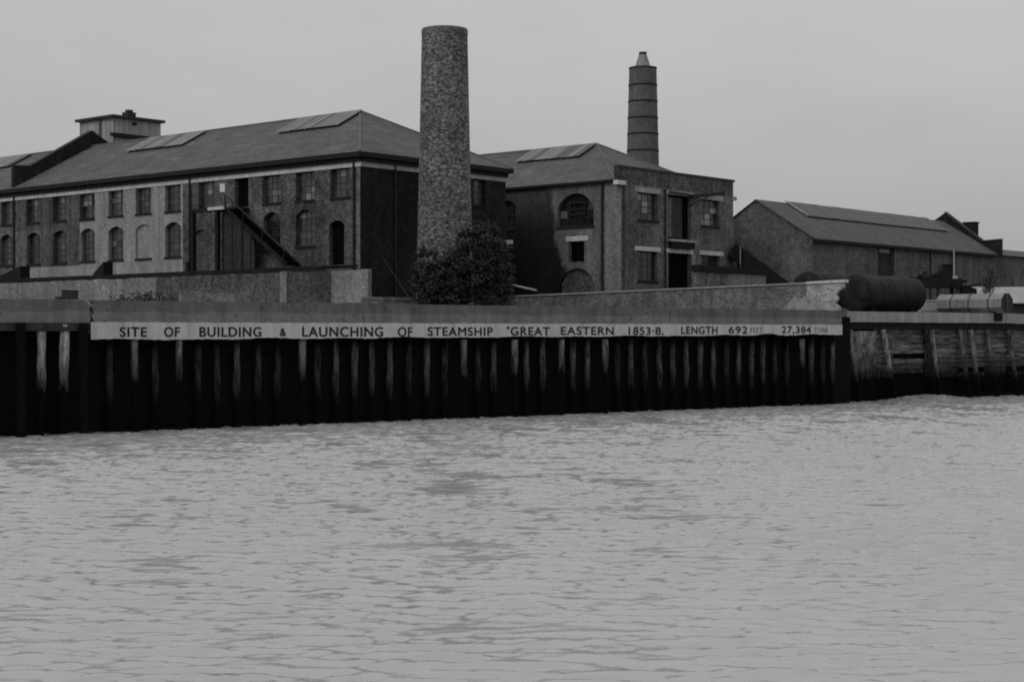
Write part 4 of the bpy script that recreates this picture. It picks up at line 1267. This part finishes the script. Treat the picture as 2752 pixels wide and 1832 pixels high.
mb = MB(); mb.box(LF, 35.9, 37.6, 135.6, 136.4, GZ, 7.3); mb.prism([Vector((35.8, 135.5, 7.3)), Vector((37.7, 135.5, 7.3)), Vector((37.5, 135.5, 7.75)), Vector((36.2, 135.5, 7.85))], (0, 1, 0))
single('sheeted_stack', mb, MT['strap'], 'grey sheeted stack under the black platform', 'stack', (36.7, 136, GZ))
def pale_store():
    t = thing('pale_store', 'low store with pale sheet roof behind the eight-sided tank', 'shed', (44, 142, GZ))
    mb = MB(); mb.box(LF, 40.4, 47.6, 141.2, 145, GZ, 7.7); part('wall', mb, MT['coping_dark'], t)
    mb = MB()
    mb.prism([Vector((39.6, 140.8, 7.65)), Vector((48.2, 140.8, 7.65)), Vector((46.0, 143, 9.1)), Vector((40.6, 143, 9.1))], (0, 0, .06))
    mb.prism([Vector((39.6, 145.2, 7.65)), Vector((48.2, 145.2, 7.65)), Vector((46.0, 143, 9.1)), Vector((40.6, 143, 9.1))], (0, 0, .06))
    mb.poly([Vector((48.2, 140.8, 7.65)), Vector((48.2, 145.2, 7.65)), Vector((46.0, 143, 9.1))])
    mb.poly([Vector((39.6, 140.8, 7.65)), Vector((39.6, 145.2, 7.65)), Vector((40.6, 143, 9.1))])
    part('roof', mb, MT['roof_pale'], t, recalc=False)
pale_store()

mb = MB(); mb.rod((-10.3, 126.8, 11.2), (-6.0, 105.5, 6.2), .02, 6)
single('stay_wire', mb, MT['timber_dim'], 'thin stay wire slanting down in front of the black end wall', 'wire', (-6, 105.5, 6.2))

# ------------------------------------------------------------------ plants
def leafy(name, label, cat, loc, lobes, nleaf, size, trunk_h, limbs, seed, kind=None, trunk_r=.16):
    r2 = random.Random(seed)
    t = thing(name, label, cat, loc)
    L = Vector(loc)
    mb = MB()
    mb.rod(L + Vector((0, 0, -.2)), L + Vector((.1, 0, trunk_h)), trunk_r, 8, 0, trunk_r * .6)
    part('trunk', mb, MT['bark'], t)
    for c, r in limbs:
        mb = MB(); m = L + Vector((.1, 0, trunk_h * .85)); e = L + Vector(c)
        mid = (m + e) / 2 + Vector((0, 0, .25))
        mb.rod(m, mid, r, 6, 0, r * .7); mb.rod(mid, e, r * .7, 6, 0, r * .25)
        part('limb', mb, MT['bark'], t)
    mb = MB()
    tot = sum(a * b * c for _, (a, b, c) in lobes)
    for c, (a, b, h) in lobes:
        n = int(nleaf * a * b * h / tot)
        # sprigs on the lobe, leaves round each sprig
        ns = max(4, n // 26)
        for _ in range(ns):
            th = r2.uniform(0, 6.283); cp = r2.uniform(-1, 1); rr = r2.uniform(.35, 1.0) ** .6 * r2.uniform(.8, 1.28)
            sp = math.sqrt(1 - cp * cp)
            q = L + Vector(c) + Vector((a * rr * sp * math.cos(th), b * rr * sp * math.sin(th), h * rr * cp))
            if q.z < L.z: continue
            for __ in range(26):
                p = q + Vector((r2.gauss(0, .15), r2.gauss(0, .15), r2.gauss(0, .13)))
                d = Vector((r2.uniform(-1, 1), r2.uniform(-1, 1), r2.uniform(-.7, .5))).normalized()
                s = d.orthogonal().normalized(); s = (s + d.cross(s) * r2.uniform(-1, 1)).normalized()
                l = size * r2.uniform(.7, 1.4)
                mb.poly([p, p + d * l * .5 + s * l * .28, p + d * l, p + d * l * .5 - s * l * .28])
    me = mb.mesh('crown', MT['leaf'], recalc=False, off=L)
    o = bpy.data.objects.new('crown', me); col.objects.link(o); o.parent = t
    return t
leafy('bushy_tree', 'dark bushy tree growing against the foot of the broad chimney', 'tree', (-3.2, 104.6, GZ),
      [((-2.3, 0, 3.7), (.7, .6, .95)), ((-1.95, 0, 2.2), (1.15, 1.0, 1.5)), ((-.9, 0, 2.0), (1.5, 1.2, 1.8)), ((.6, 0, 2.9), (1.7, 1.3, 1.9)), ((.2, 0, 4.9), (.75, .6, .75)), ((1.3, 0, 5.2), (1.0, .8, .8)), ((2.2, 0, 4.2), (.9, .8, 1.0)),
       ((2.5, 0, 2.6), (.8, .8, 1.2)), ((2.4, 0, 1.0), (.9, .9, 1.0)), ((-2.2, 0, .9), (.8, .9, 1.0)), ((1.0, 0, 6.0), (.4, .3, .28)), ((1.95, 0, 5.7), (.35, .3, .3)), ((-.6, 0, 4.2), (.45, .4, .45)), ((3.1, 0, 3.6), (.35, .3, .4)), ((-2.85, 0, 2.9), (.3, .3, .5))],
      25000, .2, 2.4, [((-1.6, 0, 3.4), .09), ((.4, .1, 5.0), .1), ((1.7, 0, 4.4), .09), ((2.4, 0, 2.4), .07), ((-2.2, 0, 1.8), .07)], 77)
leafy('sapling', 'thin dark sapling among the tanks at far right', 'tree', (39.6, 134.0, GZ),
      [((0, 0, 3.2), (.55, .5, .9)), ((.05, 0, 4.2), (.35, .35, .6)), ((-.3, 0, 2.6), (.35, .3, .4)), ((.4, 0, 3.0), (.3, .3, .5))], 1300, .13, 3.6,
      [((.4, 0, 3.6), .03), ((-.35, 0, 3.2), .03)], 5, trunk_r=.06)

def weeds():
    r2 = random.Random(9); mb = MB()
    for (cx, cy, n, hh) in ((-19.8, 86.6, 90, 1.3), (-20.9, 85.8, 40, .95), (-18.6, 88.2, 50, .95), (-16.8, 89.6, 30, .9)):
        for _ in range(n):
            x = cx + r2.gauss(0, .38); y = cy + r2.gauss(0, .2); h = hh * r2.uniform(.4, 1.05)
            dx = r2.uniform(-.25, .25)
            mb.poly([(x - .02, y, GZ), (x + .02, y, GZ), (x + dx + .015, y, GZ + h * .7), (x + dx * 1.5, y, GZ + h), (x + dx - .015, y, GZ + h * .7)])
            for q in range(3):
                f = r2.uniform(.4, 1); l = r2.uniform(.08, .18); sg = r2.choice((-1, 1))
                bx, bz = x + dx * f, GZ + h * f
                mb.poly([(bx, y, bz), (bx + sg * l * .6, y - .03, bz + l * .5), (bx + sg * l, y - .02, bz + l * .2), (bx + sg * l * .5, y, bz - l * .12)])
    structure('weeds', mb, MT['weed'], kind='stuff', recalc=False)
weeds()
